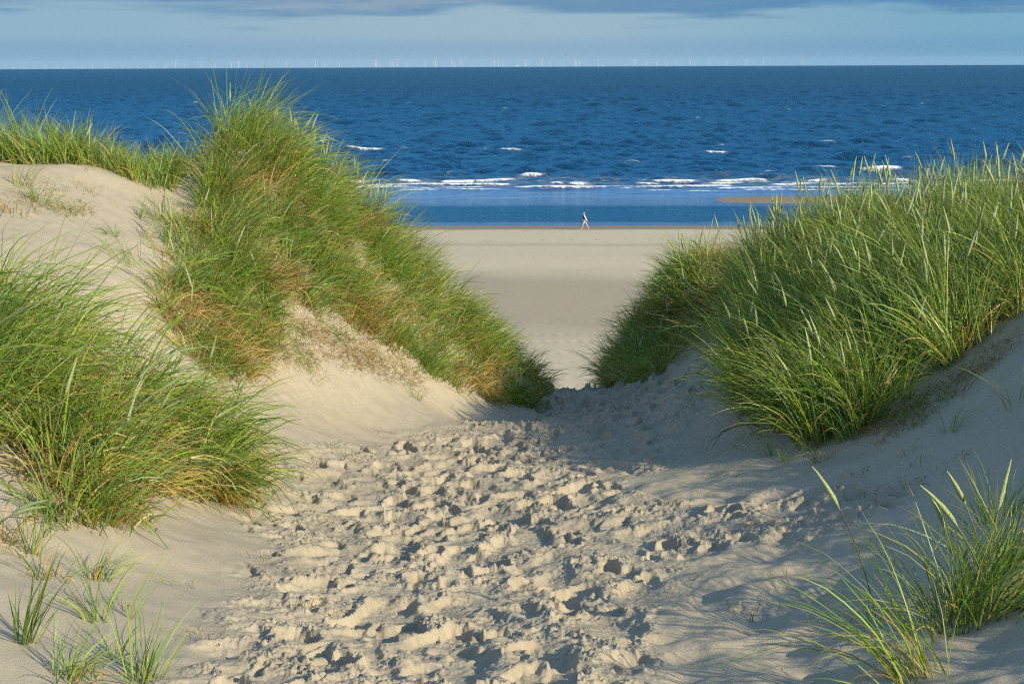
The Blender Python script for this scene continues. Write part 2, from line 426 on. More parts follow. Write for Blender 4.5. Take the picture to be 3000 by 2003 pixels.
L(t, bump(t, hb, 0.55, 0.006), b.inputs['Normal'])

ground = link('ground', make_mesh('ground', np.stack([X.ravel(), Y.ravel(), Z.ravel()], 1), grid_faces(nr, nc)[:, ::-1], m_sand,
              attrs={'wet': wet.ravel()}), kind='structure')

# lookups on the finished surface
def surf(x, y):
    """height of the built ground (bilinear on the polar grid)"""
    x = np.asarray(x, float); y = np.asarray(y, float)
    r = np.clip(np.hypot(x, y), rr[0], rr[-1] - 1e-3); a = np.arctan2(x, y)
    i = np.clip(np.searchsorted(rr, r) - 1, 0, nr - 2); j = np.clip(np.searchsorted(th, a) - 1, 0, nc - 2)
    f = (r - rr[i]) / (rr[i + 1] - rr[i]); g = (a - th[j]) / (th[j + 1] - th[j])
    return (Z[i, j] * (1 - f) + Z[i + 1, j] * f) * (1 - g) + (Z[i, j + 1] * (1 - f) + Z[i + 1, j + 1] * f) * g
def G(u, v):
    """the ground point seen at photograph pixel (u, v)"""
    r = ray(u, v); ds = np.geomspace(3.0, 400, 5000)
    zz = surf(r[0] * ds, r[1] * ds) - CAMZ
    hit = np.nonzero(r[2] * ds < zz)[0]
    i = hit[0] if len(hit) else len(ds) - 1
    return np.array([r[0] * ds[i], r[1] * ds[i]])

# ------------------------------------------------------------------ sea
REARTH = 6371000.0 * 1.12
srng = np.random.default_rng(21)
BREAK = [  # (row, column from, column to, height) of each breaking crest, placed on the water below
    (432, 1013, 1118, .50), (434, 1455, 1525, .50), (441, 2065, 2135, .45), (485, 2530, 2640, .60), (505, 1517, 1590, .55),
    (529, 985, 1085, .50), (528, 1160, 1235, .50), (527, 1290, 1512, .65), (541, 1120, 1490, .45), (545, 985, 1200, .50), (556, 1160, 1300, .25), (554, 1300, 1460, .28),
    (534, 1605, 1648, .4), (534, 1673, 1727, .45), (548, 1510, 1640, .45), (549, 1600, 1790, .45), (552, 1815, 1850, .3),
    (536, 1863, 1920, .45), (531, 1903, 2045, .60), (536, 2065, 2180, .45), (523, 2100, 2250, .55), (546, 1910, 2140, .38), (551, 2090, 2300, .38), (558, 1880, 1990, .2), (560, 2000, 2100, .2),
    (543, 1010, 1500, .30), (550, 1000, 1420, .25), (550, 1540, 2150, .25), (549, 2200, 2700, .28), (538, 2270, 2700, .3), (470, 1830, 1870, .35), (452, 1330, 1350, .3), (486, 1000, 1030, .3), (404, 2150, 2170, .3), (497, 2230, 2270, .3), (440, 2720, 2760, .3),
    (541, 2258, 2405, .50), (543, 2415, 2512, .50), (521, 2363, 2427, .45), (557, 2180, 2420, .28), (543, 2555, 2640, .45), (523, 2600, 2680, .5),
    (531, 2855, 3010, .60), (541, 2700, 2850, .45), (549, 2800, 3050, .4), (558, 2450, 2650, .2), (487, 2385, 2445, .3),
    (506, 1300, 1325, .3), (467, 1118, 1133, .3), (430, 1173, 1195, .3), (431, 1410, 1428, .25), (468, 1676, 1696, .3), (411, 2390, 2440, .3), (315, 1470, 1484, .4), (354, 1555, 1566, .3),
    (320, 2293, 2316, .3), (310, 2336, 2375, .3), (308, 2962, 2982, .5), (343, 2036, 2048, .3), (262, 2612, 2618, .3), (419, 2110, 2120, .25), (457, 2655, 2670, .25), (524, 1880, 1895, .3),
    (531, 700, 800, .5), (545, 500, 900, .5), (520, 300, 500, .5), (532, 3100, 3400, .5), (545, 3080, 3500, .5),
]
st_ = np.concatenate([np.linspace(R(-70), R(-26), 30), np.linspace(R(-25), R(25), 640), np.linspace(R(26), R(70), 30)])
sr = np.concatenate([[100, 120, 135], np.arange(144, 168, 0.45), np.arange(168, 250, 0.22), np.arange(250, 330, 0.4), np.geomspace(331, 1100, 520), np.geomspace(1110, 17500, 60)])
ST, SR = np.meshgrid(st_, sr)
SX, SY = SR * np.sin(ST), SR * np.cos(ST)
dr = np.gradient(sr)[:, None] * np.ones_like(ST); dt = SR * np.gradient(st_)[None, :]
H = np.zeros_like(SX)
shal = sst(190, 220, SY)                                      # waves die out over the flats
calm = 1 - shal
for k in range(56):
    lam = 1.5 * (18 / 1.5) ** srng.random()
    ang = srng.normal(math.pi, 0.55)                           # travelling toward the beach (-y)
    kx, ky = math.sin(ang) * 2 * math.pi / lam, math.cos(ang) * 2 * math.pi / lam
    amp = 0.0135 * lam ** 0.62
    vis = sst(2.2, 4.5, lam / np.maximum(dr, dt * 0.8))
    w = np.sin(kx * SX + ky * SY + srng.uniform(0, 6.28) + 0.8 * perlin(SX / 40, SY / 40, k))
    sharp = (1 - np.abs(w)) * 2 - 1 if k % 2 else w
    H += amp * vis * (w + 0.35 * (sharp - 0.2)) * (0.03 + 0.97 * shal) * (1 if lam > 2.5 else 0.8)
for k in range(9):                                             # swell running in near the surf
    lam = srng.uniform(16, 26); ang = srng.normal(math.pi, 0.10)
    H += 0.075 * np.sin(2 * math.pi / lam * (math.sin(ang) * SX + math.cos(ang) * SY) + srng.uniform(0, 6.28) + 1.5 * perlin(SX / 30, SY / 60, 60 + k)) * sst(195, 240, SY) * (1 - sst(700, 1000, SY))
foam = np.zeros_like(SX)
green = np.zeros_like(SX)
for row, ua, ub, hh in BREAK:
    ra, rb = ray(ua, row), ray(ub, row)
    d = -CAMZ / ra[2] * (1 - hh * 0.5 / CAMZ)
    xa, xb_, yk = ra[0] * d, rb[0] * d, d
    sel = (np.abs(SY - yk) < 9) & (SX > xa - 9) & (SX < xb_ + 9)
    if not sel.any(): continue
    xx, yy = SX[sel], SY[sel]
    yc = yk + 0.9 * perlin(xx * 0.09, xx * 0 + row, 5) + 0.22 * perlin(xx * 0.9, xx * 0 + row, 6)
    e = np.minimum(xx - xa, xb_ - xx)
    along = sst(-5, 1.5, e)
    crest = sst(-0.6, 1.2, e + 0.9 * perlin(xx * 0.8, yy * 0.3, 7))
    s = yy - yc                                                # positive is seaward
    big = 1 if yk < 300 else 1.35
    prof = np.where(s > 0, np.exp(-(s / (2.2 * big)) ** 2), np.exp(-(s / (0.75 * big)) ** 2))
    H[sel] = H[sel] * (1 - 0.6 * along * prof) + hh * 0.85 * prof * along
    rag = 0.55 * fbm(xx * 1.6, yy * 2.2, 3, 8)
    f = crest * (1 - sst(0.0, 0.25, s / big + 0.4 * rag)) * (1 - sst(0.30, 0.80, -s / big * (1.15 if hh > .35 else 1.6) + rag))
    f = f * (0.35 + 0.65 * sst(-0.75, -0.35, fbm(xx * 0.7, yy * 3.0, 3, 19) + 0.25 * crest))
    trail = 0.32 * along * sst(0.15, 0.45, fbm(xx * 1.0, yy * 1.8, 3, 18)) * np.exp(-((s + 0.8) / 3.0) ** 2) * (0.75 if yk < 240 else .35)
    foam[sel] = np.maximum(foam[sel], np.maximum(f, trail))
    green[sel] = np.maximum(green[sel], prof * along)
# lace of old foam in the surf zone, thin lines on the flats
lace = sst(0.34, 0.55, fbm(SX * 0.22, SY * 1.0, 4, 28, ridged=True)) * sst(184, 196, SY) * (1 - sst(212, 226, SY))
foam = np.maximum(foam, 0.22 * lace)
for yl_, a in ((186.5, .5), (180.5, .35), (193, .7), (176.5, .25), (189.5, .5)):
    g = SY - (yl_ + 2.0 * perlin(SX * 0.035, SX * 0 + yl_, 9) + 0.5 * perlin(SX * 0.3, SX * 0, 10))
    foam = np.maximum(foam, 0.7 * a * np.exp(-(g / 0.30) ** 2) * sst(-0.15, 0.35, perlin(SX * 0.05, SX * 0 + yl_, 12)))
specks = sst(0.60, 0.70, fbm(SX * 0.05, SY * 0.06, 2, 37)) * sst(0.35, 0.6, perlin(SX * 0.35, SY * 0.2, 38)) * sst(240, 300, SY) * (1 - sst(900, 1100, SY))
foam = np.maximum(foam, 0.7 * specks)
BZ = beach_z(SX, SY)
depth = np.clip(0.0 - BZ, -1, 30)
SZ = H - (SX ** 2 + SY ** 2) / (2 * REARTH)
i = np.arange(SX.size)
m_sea, t, b = new_mat('sea_water')
geo = t.nodes.new('ShaderNodeNewGeometry'); P = geo.outputs['Position']
sp = t.nodes.new('ShaderNodeSeparateXYZ'); L(t, P, sp.inputs[0])
dist = sp.outputs['Y']
ds = ramp(t, math_(t, 'MULTIPLY', attr(t, 'depth'), 0.4, clamp=True), [(0.0, 0.0), (0.05, 0.25), (0.12, 0.85), (0.6, 1.0)], 'LINEAR')
deep = mixc(t, ramp(t, math_(t, 'DIVIDE', dist, 1200.0, clamp=True), [(0.1, 0.0), (0.6, 1.0)]), (0.001, 0.022, 0.034), (0.0005, 0.018, 0.046))
patchn = noise(t, mapping(t, P, scale=(0.006, 0.02, 1)), 1.0, 3, 0.6)
deep = mixc(t, ramp(t, patchn, [(0.35, 0.0), (0.65, 0.55)]), deep, (0.0005, 0.012, 0.036))
wc = mixc(t, ds, (0.040, 0.045, 0.052), deep)
mot = noise(t, mapping(t, P, scale=(0.035, 0.007, 1)), 1.0, 5, 0.7)
wc = mixc(t, math_(t, 'MULTIPLY', ramp(t, mot, [(0.40, 0.0), (0.60, 0.75)]), ramp(t, math_(t, 'DIVIDE', dist, 2000.0, clamp=True), [(0.1, 0.2), (0.6, 1.0)])), wc, (0.0005, 0.008, 0.024))
wc = mixc(t, math_(t, 'MULTIPLY', attr(t, 'green'), 0.5), wc, (0.014, 0.040, 0.030))
wc = mixc(t, attr(t, 'foam'), wc, (0.86, 0.87, 0.86))
far0 = ramp(t, math_(t, 'DIVIDE', dist, 1500.0, clamp=True), [(0.12, 0.0), (0.8, 1.0)], 'LINEAR')
wv1 = noise(t, mapping(t, P, scale=(0.9, 1.3, 1)), 1.0, 5, 0.62, 0.4)
wv3 = noise(t, mapping(t, P, scale=(0.30, 0.55, 1)), 1.0, 4, 0.6, 0.4)
wv2 = noise(t, mapping(t, P, scale=(0.10, 0.18, 1)), 1.0, 6, 0.66, 0.3)
chop = ramp(t, math_(t, 'DIVIDE', math_(t, 'SUBTRACT', dist, 140.0), 160.0, clamp=True), [(0.0, 1.0), (0.20, 1.0), (0.27, 0.10), (0.33, 0.12), (0.5, 0.85), (1.0, 1.0)], 'LINEAR')
far = ramp(t, math_(t, 'DIVIDE', dist, 1500.0, clamp=True), [(0.1, 0.0), (0.5, 1.0)], 'LINEAR')
hgt = math_(t, 'ADD', math_(t, 'ADD', math_(t, 'MULTIPLY', math_(t, 'MULTIPLY', wv1, 0.55), chop), math_(t, 'MULTIPLY', math_(t, 'MULTIPLY', wv3, 0.9), chop)), math_(t, 'MULTIPLY', math_(t, 'MULTIPLY', wv2, far), 6.0))
nrm = bump(t, hgt, 1.0, 1.0)
t.nodes.remove(b)
dif = t.nodes.new('ShaderNodeBsdfDiffuse'); L(t, wc, dif.inputs['Color']); L(t, nrm, dif.inputs['Normal'])
gls = t.nodes.new('ShaderNodeBsdfGlossy'); gls.inputs['Color'].default_value = (0.20, 0.50, 0.66, 1); L(t, nrm, gls.inputs['Normal'])
L(t, math_(t, 'ADD', 0.12, math_(t, 'MULTIPLY', far0, 0.30)), gls.inputs['Roughness'])
fre = t.nodes.new('ShaderNodeFresnel'); fre.inputs['IOR'].default_value = 1.33; L(t, nrm, fre.inputs['Normal'])
fac_w = math_(t, 'MULTIPLY', math_(t, 'MULTIPLY', fre.outputs[0], math_(t, 'SUBTRACT', 0.82, math_(t, 'MULTIPLY', far0, 0.36))), math_(t, 'SUBTRACT', 1.0, attr(t, 'foam')), clamp=True)
film = ramp(t, math_(t, 'MULTIPLY', attr(t, 'depth'), 1.0, clamp=True), [(0.0, 1.0), (0.14, 1.0), (0.26, 0.0)])
fac_w = math_(t, 'ADD', fac_w, math_(t, 'MULTIPLY', math_(t, 'MULTIPLY', film, 0.34), math_(t, 'SUBTRACT', 1.0, attr(t, 'foam'))), clamp=True)
L(t, mixc(t, film, (0.20, 0.50, 0.66), (0.46, 0.60, 0.74)), gls.inputs['Color'])
msx = t.nodes.new('ShaderNodeMixShader'); L(t, fac_w, msx.inputs[0]); L(t, dif.outputs[0], msx.inputs[1]); L(t, gls.outputs[0], msx.inputs[2])
L(t, msx.outputs[0], t.nodes['Material Output'].inputs[0])
sea = link('sea', make_mesh('sea', np.stack([SX.ravel(), SY.ravel(), SZ.ravel()], 1), grid_faces(*SX.shape)[:, ::-1], m_sea,
           attrs={'foam': np.clip(foam, 0, 1).ravel(), 'depth': depth.ravel(), 'green': np.clip(green, 0, 1).ravel()}), kind='structure')
bpy.data.objects['ground']['label'] = 'pale dune sand with a trampled path down to the flat beach'
sea['label'] = 'deep blue choppy sea with white breakers, out to the horizon'

# ------------------------------------------------------------------ marram grass
m_leaf, t, b = new_mat('marram_leaf')
ca = attr(t, 'tint', 'Color')
L(t, ca, b.inputs['Base Color'])
b.inputs['Roughness'].default_value = 0.36
b.inputs['Specular IOR Level'].default_value = 0.30
tr = t.nodes.new('ShaderNodeBsdfTranslucent'); L(t, mixc(t, 1.0, ca, (1.0, 1.15, 0.55), 'MULTIPLY'), tr.inputs['Color'])
mx = t.nodes.new('ShaderNodeMixShader'); mx.inputs[0].default_value = 0.28
L(t, b.outputs[0], mx.inputs[1]); L(t, tr.outputs[0], mx.inputs[2]); L(t, mx.outputs[0], t.nodes['Material Output'].inputs[0])
m_head, t, b = new_mat('seed_head')
geo = t.nodes.new('ShaderNodeNewGeometry')
nh = noise(t, mapping(t, geo.outputs['Position'], scale=(1, 1, 0.35)), 260.0, 2, 0.7)
L(t, mixc(t, ramp(t, nh, [(0.35, 0.0), (0.65, 1.0)]), (0.19, 0.24, 0.085), (0.37, 0.41, 0.19)), b.inputs['Base Color'])
b.inputs['Roughness'].default_value = 0.75
L(t, bump(t, nh, 0.9, 0.004), b.inputs['Normal'])

PAL = np.array([1.80, 1.55, 0.80]) * np.array([[.100, .180, .030], [.075, .150, .040], [.125, .205, .040], [.085, .165, .075], [.150, .200, .035], [.060, .120, .035]], np.float32)
PALG = np.array([1.75, 1.60, 0.90]) * np.array([[.13, .20, .075], [.115, .19, .09], [.17, .235, .075], [.095, .165, .045], [.20, .25, .09]], np.float32)   # paler, greyer green
STRAW = 1.12 * np.array([[.40, .27, .085], [.34, .215, .075], [.47, .36, .17], [.30, .17, .055], [.42, .30, .07]], np.float32)

def blade_mesh(base, hdir, length, width, tilt0, bend, colors, seg=6, rg=rng, follow=True, name='blades', folded=False):
    """curved tapering leaves; base (N,2) on the ground"""
    n = len(base)
    ts = np.linspace(0, 1, seg + 1)
    p = np.zeros((n, seg + 1, 3)); p[:, 0, :2] = base
    zg = surf(base[:, 0], base[:, 1]); p[:, 0, 2] = zg - 0.03
    side_w = rg.normal(0, 0.18, n)
    perp = np.stack([-hdir[:, 1], hdir[:, 0]], 1)
    kink = rg.normal(0, 0.06, (n, seg))
    for k in range(seg):
        tm = (ts[k] + ts[k + 1]) / 2
        a = tilt0 + bend * tm ** 1.35 + kink[:, k]
        hh = hdir + perp * (side_w * tm * 1.3)[:, None]
        stp = (length / seg)[:, None]
        p[:, k + 1, :2] = p[:, k, :2] + hh * np.sin(a)[:, None] * stp
        p[:, k + 1, 2] = p[:, k, 2] + (np.cos(a)[:, None] * stp)[:, 0]
        if follow and k > 0:
            g = surf(p[:, k + 1, 0], p[:, k + 1, 1]) + 0.012 + 0.03 * rg.random(n)
            p[:, k + 1, 2] = np.maximum(p[:, k + 1, 2], g)
    tan = np.gradient(p, axis=1); tan /= np.linalg.norm(tan, axis=2, keepdims=True) + 1e-9
    rv = rg.normal(0, 1, (n, 1, 3)); rv[:, :, 2] *= 0.5
    side = np.cross(tan, rv); side /= np.linalg.norm(side, axis=2, keepdims=True) + 1e-9
    prof = np.array([0.75] + [max(0.0, (1 - t_) ** 0.55) for t_ in ts[1:]]); prof[-1] = 0.04
    wd = (width[:, None] * prof[None, :])[:, :, None] * 0.5
    c0 = colors[:, None, :] * np.ones((1, seg + 1, 1))
    mixb = np.clip(1 - ts / 0.22, 0, 1)[None, :, None] * 0.65
    strawc = np.array([.33, .26, .11])[None, None]
    c0 = c0 * (1 - mixb) + strawc * mixb
    tipf = (np.clip((ts - 0.8) / 0.2, 0, 1)[None, :, None]) * (rg.random((n, 1, 1)) < 0.35)
    c0 = c0 * (1 - tipf) + np.array([.30, .20, .08]) * tipf
    if folded:
        up = np.cross(side, tan)
        v = np.stack([p - side * wd, p - up * wd * 0.7, p + side * wd], 2)
        m = 3
    else:
        v = np.stack([p - side * wd, p + side * wd], 2); m = 2
    v = v.reshape(-1, 3)
    idx = np.arange(n * (seg + 1) * m).reshape(n, seg + 1, m)
    fs = [np.stack([idx[:, :-1, q], idx[:, :-1, q + 1], idx[:, 1:, q + 1], idx[:, 1:, q]], -1).reshape(-1, 4) for q in range(m - 1)]
    cc = np.repeat(c0[:, :, None, :], m, 2).reshape(-1, 3)
    return make_mesh(name, v, np.concatenate(fs), m_leaf, attrs={'tint': cc})

def tube(path, radii, sides, mat, name, jit=0.0, rg=rng, tint=None):
    path = np.asarray(path, float); k = len(path)
    tan = np.gradient(path, axis=0); tan /= np.linalg.norm(tan, axis=1, keepdims=True)
    a = np.cross(tan, [0.3, 0.9, 0.1]); a /= np.linalg.norm(a, axis=1, keepdims=True); b_ = np.cross(tan, a)
    ph = np.linspace(0, 2 * np.pi, sides, endpoint=False)
    rad = np.asarray(radii)[:, None] * (1 + jit * rg.normal(0, 1, (k, sides)))
    v = path[:, None] + rad[..., None] * (np.cos(ph)[None, :, None] * a[:, None] + np.sin(ph)[None, :, None] * b_[:, None])
    idx = np.arange(k * sides).reshape(k, sides); nx = np.roll(idx, -1, 1)
    f = np.stack([idx[:-1], nx[:-1], nx[1:], idx[1:]], -1).reshape(-1, 4)
    at = {'tint': np.repeat(np.asarray(tint)[:, None, :], sides, 1).reshape(-1, 3)} if tint is not None else None
    return make_mesh(name, v.reshape(-1, 3), f, mat, attrs=at)

def panicle(parent, x, y, L0, hd, tilt0, bend, rg, size=1.0, bulk=None):
    """a flowering stem with its pale spike; the spike is a sub-part of the stem"""
    k = 16; hl = rg.uniform(0.17, 0.25) * size
    z = float(surf(x, y)) - 0.02
    tot = L0 + hl; ts = np.linspace(0, 1, k)
    p = np.zeros((k, 3)); p[0] = (x, y, z)
    side = rg.normal(0, 0.10)
    for q in range(1, k):
        a = tilt0 + bend * ts[q] ** 1.6
        hx, hy = hd[0] - hd[1] * side * ts[q], hd[1] + hd[0] * side * ts[q]
        p[q] = p[q - 1] + np.array([hx * math.sin(a), hy * math.sin(a), math.cos(a)]) * tot / (k - 1)
        p[q, 2] = max(p[q, 2], float(surf(p[q, 0], p[q, 1])) + 0.012)
    s = ts * tot; cut = L0
    ss = np.linspace(0, cut, 9); sp_ = np.stack([np.interp(ss, s, p[:, c_]) for c_ in range(3)], 1)
    g0, g1 = np.array([.14, .19, .05]), (np.array([.17, .055, .06]) if rg.random() < .45 else np.array([.25, .27, .10]))
    fr = np.clip(np.linspace(-0.6, 1, 9), 0, 1)[:, None]
    m_st = tube(sp_, np.full(9, 0.0026), 4, m_leaf, 'flower_stem', tint=g0 * (1 - fr) + g1 * fr)
    st = link('flower_stem', m_st, parent) if bulk is None else None
    ss = np.linspace(cut, tot, 12); hp = np.stack([np.interp(ss, s, p[:, c_]) for c_ in range(3)], 1)
    q = np.linspace(0, 1, 12)
    rd = (0.0015 + 0.0100 * size * np.clip(q / 0.28, 0, 1) ** 0.7 * np.clip((1.02 - q) / 0.72, 0, 1) ** 0.75)
    m_sh = tube(hp, rd, 7, m_head, 'seed_head', jit=0.10, rg=rg)
    if bulk is None: link('seed_head', m_sh, st)
    else: bulk.append((m_st, m_sh))
def merged(meshes, mat, name):
    vs_, fs_, ts_, o_ = [], [], [], 0
    for m_ in meshes:
        v = np.zeros(len(m_.vertices) * 3, np.float32); m_.vertices.foreach_get('co', v)
        f = np.zeros(len(m_.loops), np.int32); m_.loops.foreach_get('vertex_index', f)
        if 'tint' in m_.attributes:
            c_ = np.zeros(len(m_.vertices) * 4, np.float32); m_.attributes['tint'].data.foreach_get('color', c_); ts_.append(c_.reshape(-1, 4)[:, :3])
        vs_.append(v.reshape(-1, 3)); fs_.append(f.reshape(-1, 4) + o_); o_ += len(m_.vertices)
    return make_mesh(name, np.concatenate(vs_), np.concatenate(fs_), mat, attrs={'tint': np.concatenate(ts_)} if ts_ else None)

def poly_pts(poly, n, rg):
    poly = np.array(poly, float); lo, hi = poly.min(0), poly.max(0); out = []
    while len(out) < n:
        q = rg.uniform(lo, hi, (4 * n + 20, 2)); c = np.zeros(len(q), bool); j = len(poly) - 1
        for i in range(len(poly)):
            xi, yi = poly[i]; xj, yj = poly[j]
            c ^= ((yi > q[:, 1]) != (yj > q[:, 1])) & (q[:, 0] < (xj - xi) * (q[:, 1] - yi) / (yj - yi + 1e-12) + xi)
            j = i
        out += list(q[c])
    return np.array(out[:n])
def poly_area(poly):
    p_ = np.array(poly, float); x_, y_ = p_[:, 0], p_[:, 1]
    return 0.5 * abs(np.dot(x_, np.roll(y_, 1)) - np.dot(y_, np.roll(x_, 1)))
def W(pts): return [G(*q[1:]) if q[0] == 'p' else np.array(q[1:], float) for q in pts]
def grad(x, y, h=0.25):
    bx = (base_z(np.asarray(x) + h, np.asarray(y)) - base_z(np.asarray(x) - h, np.asarray(y))) / (2 * h)
    by = (base_z(np.asarray(x), np.asarray(y) + h) - base_z(np.asarray(x), np.asarray(y) - h)) / (2 * h)
    return np.stack([bx, by], -1)

def tufts(centres, per, length, rg, wind=(0, 0), down=0.0, spread=0.35, bend=0.9, bendv=0.5, straw=0.12, pal=PAL, width=0.0104, rad=0.055, lenf=None):
    """arrays for many tufts: every blade starts close to its tuft's centre and leans outwards, downhill and with the wind"""
    n = len(centres); cnt = rg.poisson(per, n) + 4
    ci = np.repeat(np.arange(n), cnt); m = len(ci)
    off = rg.normal(0, 1, (m, 2)) * rad
    base = centres[ci] + off
    g = grad(base[:, 0], base[:, 1]); dn = -g * down
    out = off / rad * spread + rg.normal(0, spread * 0.85, (m, 2))
    tuft_d = rg.normal(0, 0.42, (n, 2))[ci]
    vec = out + tuft_d + np.array(wind) + dn
    mag = np.linalg.norm(vec, axis=1); hd = vec / (mag[:, None] + 1e-6)
    tf = rg.uniform(0.62, 1.22, n)[ci] * (1 + 0.25 * perlin(centres[ci, 0] * 1.1, centres[ci, 1] * 1.1, 88))
    ln = length * tf * rg.uniform(0.5, 1.12, m)
    if lenf is not None: ln *= lenf(base[:, 0], base[:, 1])
    t0 = np.clip(0.10 + 0.42 * mag * rg.uniform(0.5, 1.2, m), 0.03, 1.15)
    bd = np.clip((bend * (0.4 + 0.7 * mag) + rg.normal(0, bendv * 0.45, m)), 0.0, 2.1)
    sp_n = np.clip(1 + 2.6 * perlin(base[:, 0] * 1.5, base[:, 1] * 1.5, 77), 0.15, 3.0)
    st = rg.random(m) < straw * (0.5 + rg.random(n)[ci]) * sp_n
    col = pal[rg.integers(0, len(pal), m)] * rg.uniform(0.7, 1.35, (m, 1)) * rg.uniform(0.72, 1.28, n)[ci][:, None]
    mixt = rg.random((m, 1)) * 0.35
    col = col * (1 - mixt) + pal[rg.integers(0, len(pal), n)][ci] * mixt
    yl = (rg.random(m) < 0.13) & ~st
    col[yl] = np.array([.36, .34, .10]) * rg.uniform(0.8, 1.3, (yl.sum(), 1))
    pg = (rg.random(m) < 0.09) & ~st
    col[pg] = np.array([.27, .34, .17]) * rg.uniform(0.8, 1.25, (pg.sum(), 1))
    col[st] = STRAW[rg.integers(0, len(STRAW), st.sum())] * rg.uniform(0.7, 1.25, (st.sum(), 1))
    bd[st] = np.clip(bd[st] + rg.uniform(0.1, 1.1, st.sum()), 0, 2.3); ln[st] *= rg.uniform(0.45, 0.9, st.sum())
    wd = width * rg.uniform(0.45, 1.35, m)
    return base, hd, ln, wd, t0, bd, col, st

def patch(name, label, cat, poly, dens, per, length, seed, panicles=(), group=None, folded=False, **kw):
    rg = np.random.default_rng(seed)
    poly = W(poly); n = max(3, int(poly_area(poly) * dens))
    c = poly_pts(poly, n, rg)
    c = c[perlin(c[:, 0] * 1.7, c[:, 1] * 1.7, seed % 50) > -0.34 + kw.pop('gap', 0.0)]
    o = bpy.data.objects.new(name, None); COLL.objects.link(o)
    o['label'] = label; o['category'] = cat
    if group: o['group'] = group
    pk = {k_: kw.pop(k_) for k_ in ('pwind', 'plen', 'psize', 'ppoly') if k_ in kw}
    base, hd, ln, wd, t0, bd, col, st = tufts(c, per, length, rg, **kw)
    g = ~st
    link('leaf_blades', blade_mesh(base[g], hd[g], ln[g], wd[g], t0[g], bd[g], col[g], rg=rg, folded=folded), o, kind='stuff')
    if st.sum() > 2:
        link('dead_leaves', blade_mesh(base[st], hd[st], ln[st], wd[st], t0[st], bd[st], col[st], rg=rg, name='dead_leaves'), o, kind='stuff')
    if panicles:
        np_, = panicles[:1]
        pp = poly_pts(W(pk['ppoly']) if 'ppoly' in pk else poly, np_, rg)
        w_ = pk.get('pwind', (0, 0)); pl = pk.get('plen', length * 0.85)
        pp = pp[np.argsort(pp[:, 1])]                    # the nearest hundred as parts, the rest as one
        bulk = []
        for q_, (x_, y_) in enumerate(pp):
            v = rg.normal(0, 0.28, 2) + np.array(w_); mg = np.linalg.norm(v)
            panicle(o, x_, y_, pl * rg.uniform(0.75, 1.15), v / (mg + 1e-6), 0.05 + 0.30 * mg, rg.uniform(0.05, 0.5) * (0.5 + mg), rg, pk.get('psize', 1.0), None if q_ < 100 else bulk)
        if bulk:
            fs = link('flower_stem', merged([b_[0] for b_ in bulk], m_leaf, 'flower_stem'), o, kind='stuff')
            link('seed_head', merged([b_[1] for b_ in bulk], m_head, 'seed_head'), fs, kind='stuff')
    zc = c.mean(0)
    return o

# masses of grass on the dunes (built on the ground where they stand)
hill_h = lambda x, y: np.interp(x, [-4, -3.6, -3.0, -2.2, -1.2, 0.3], [0.9, 1.15, 1.25, 1.0, 0.84, 0.68]) * (0.72 + 0.28 * sst(-1.2, 0.2, y - np.interp(x, _CX, _CY)))
patch('marram_hill', 'tall dense green marram grass covering the peak and ridge left of the gap', 'grass mass',
      [('w', -3.62, 16.75), ('p', 600, 640), ('p', 600, 720), ('p', 700, 800), ('p', 860, 900), ('p', 1000, 950), ('p', 1150, 1030), ('p', 1300, 1115), ('p', 1450, 1190), ('p', 1590, 1195),
       ('w', 0.42, 18.6), ('w', -0.42, 18.8), ('w', -1.2, 18.4), ('w', -2.2, 18.2), ('w', -3.1, 18.1), ('w', -3.62, 17.8)],
      50, 36, 0.82, 101, (40,), gap=-0.5, wind=(0.34, -0.10), down=0.40, spread=0.30, bend=0.85, straw=0.33, lenf=hill_h,
      ppoly=[('w', -3.6, 17.0), ('w', -3.0, 17.0), ('w', -2.2, 17.3), ('w', -1.7, 17.7), ('w', -1.7, 18.2), ('w', -3.6, 17.9)], pwind=(0.12, 0), plen=0.66)
patch('marram_tussock', 'matted green and straw tussock halfway down the left slope', 'tussock',
      [('p', 520, 820), ('p', 620, 780), ('p', 790, 820), ('p', 820, 980), ('p', 730, 1090), ('p', 620, 1110), ('p', 530, 1010), ('p', 480, 900)],
      70, 34, 0.56, 102, (5,), gap=-0.4, wind=(0.05, -0.35), down=0.45, spread=0.36, bend=1.15, straw=0.46)
patch('marram_tussock', 'thin tussock with rusty brown straw centre between the hill and the bare left slope', 'tussock',
      [('p', 470, 690), ('p', 560, 640), ('p', 640, 700), ('p', 620, 790), ('p', 500, 800)],
      26, 24, 0.50, 103, (4,), wind=(-0.15, -0.1), down=0.2, spread=0.45, bend=0.7, straw=0.45)
patch('marram_clump', 'big sprawling clump of marram with orange dead leaves filling the near left slope', 'grass clump',
      [('p', -260, 930), ('p', 60, 1000), ('p', 290, 1110), ('p', 480, 1210), ('p', 590, 1290), ('p', 670, 1400), ('p', 640, 1480), ('p', 530, 1460), ('p', 400, 1430), ('p', 300, 1490), ('p', 120, 1450), ('p', 40, 1330), ('p', -260, 1280)],
      44, 42, 0.84, 104, (16,), wind=(0.45, -0.26), down=0.45, spread=0.34, bend=1.15, straw=0.34, width=0.0125, gap=0.10, lenf=lambda x, y: 0.95 + 0.18 * (1 - sst(-3.6, -2.6, x)), pwind=(0.9, -0.25), plen=0.6, folded=True)
patch('marram_fringe', 'thin fringe of green grass hanging below the big left clump onto bare sand', 'grass fringe',
      [('p', 100, 1460), ('p', 380, 1440), ('p', 420, 1540), ('p', 300, 1600), ('p', 250, 1620), ('p', 160, 1520)],
      42, 26, 0.62, 105, wind=(0.35, -0.35), down=0.3, spread=0.3, bend=0.9, straw=0.22)
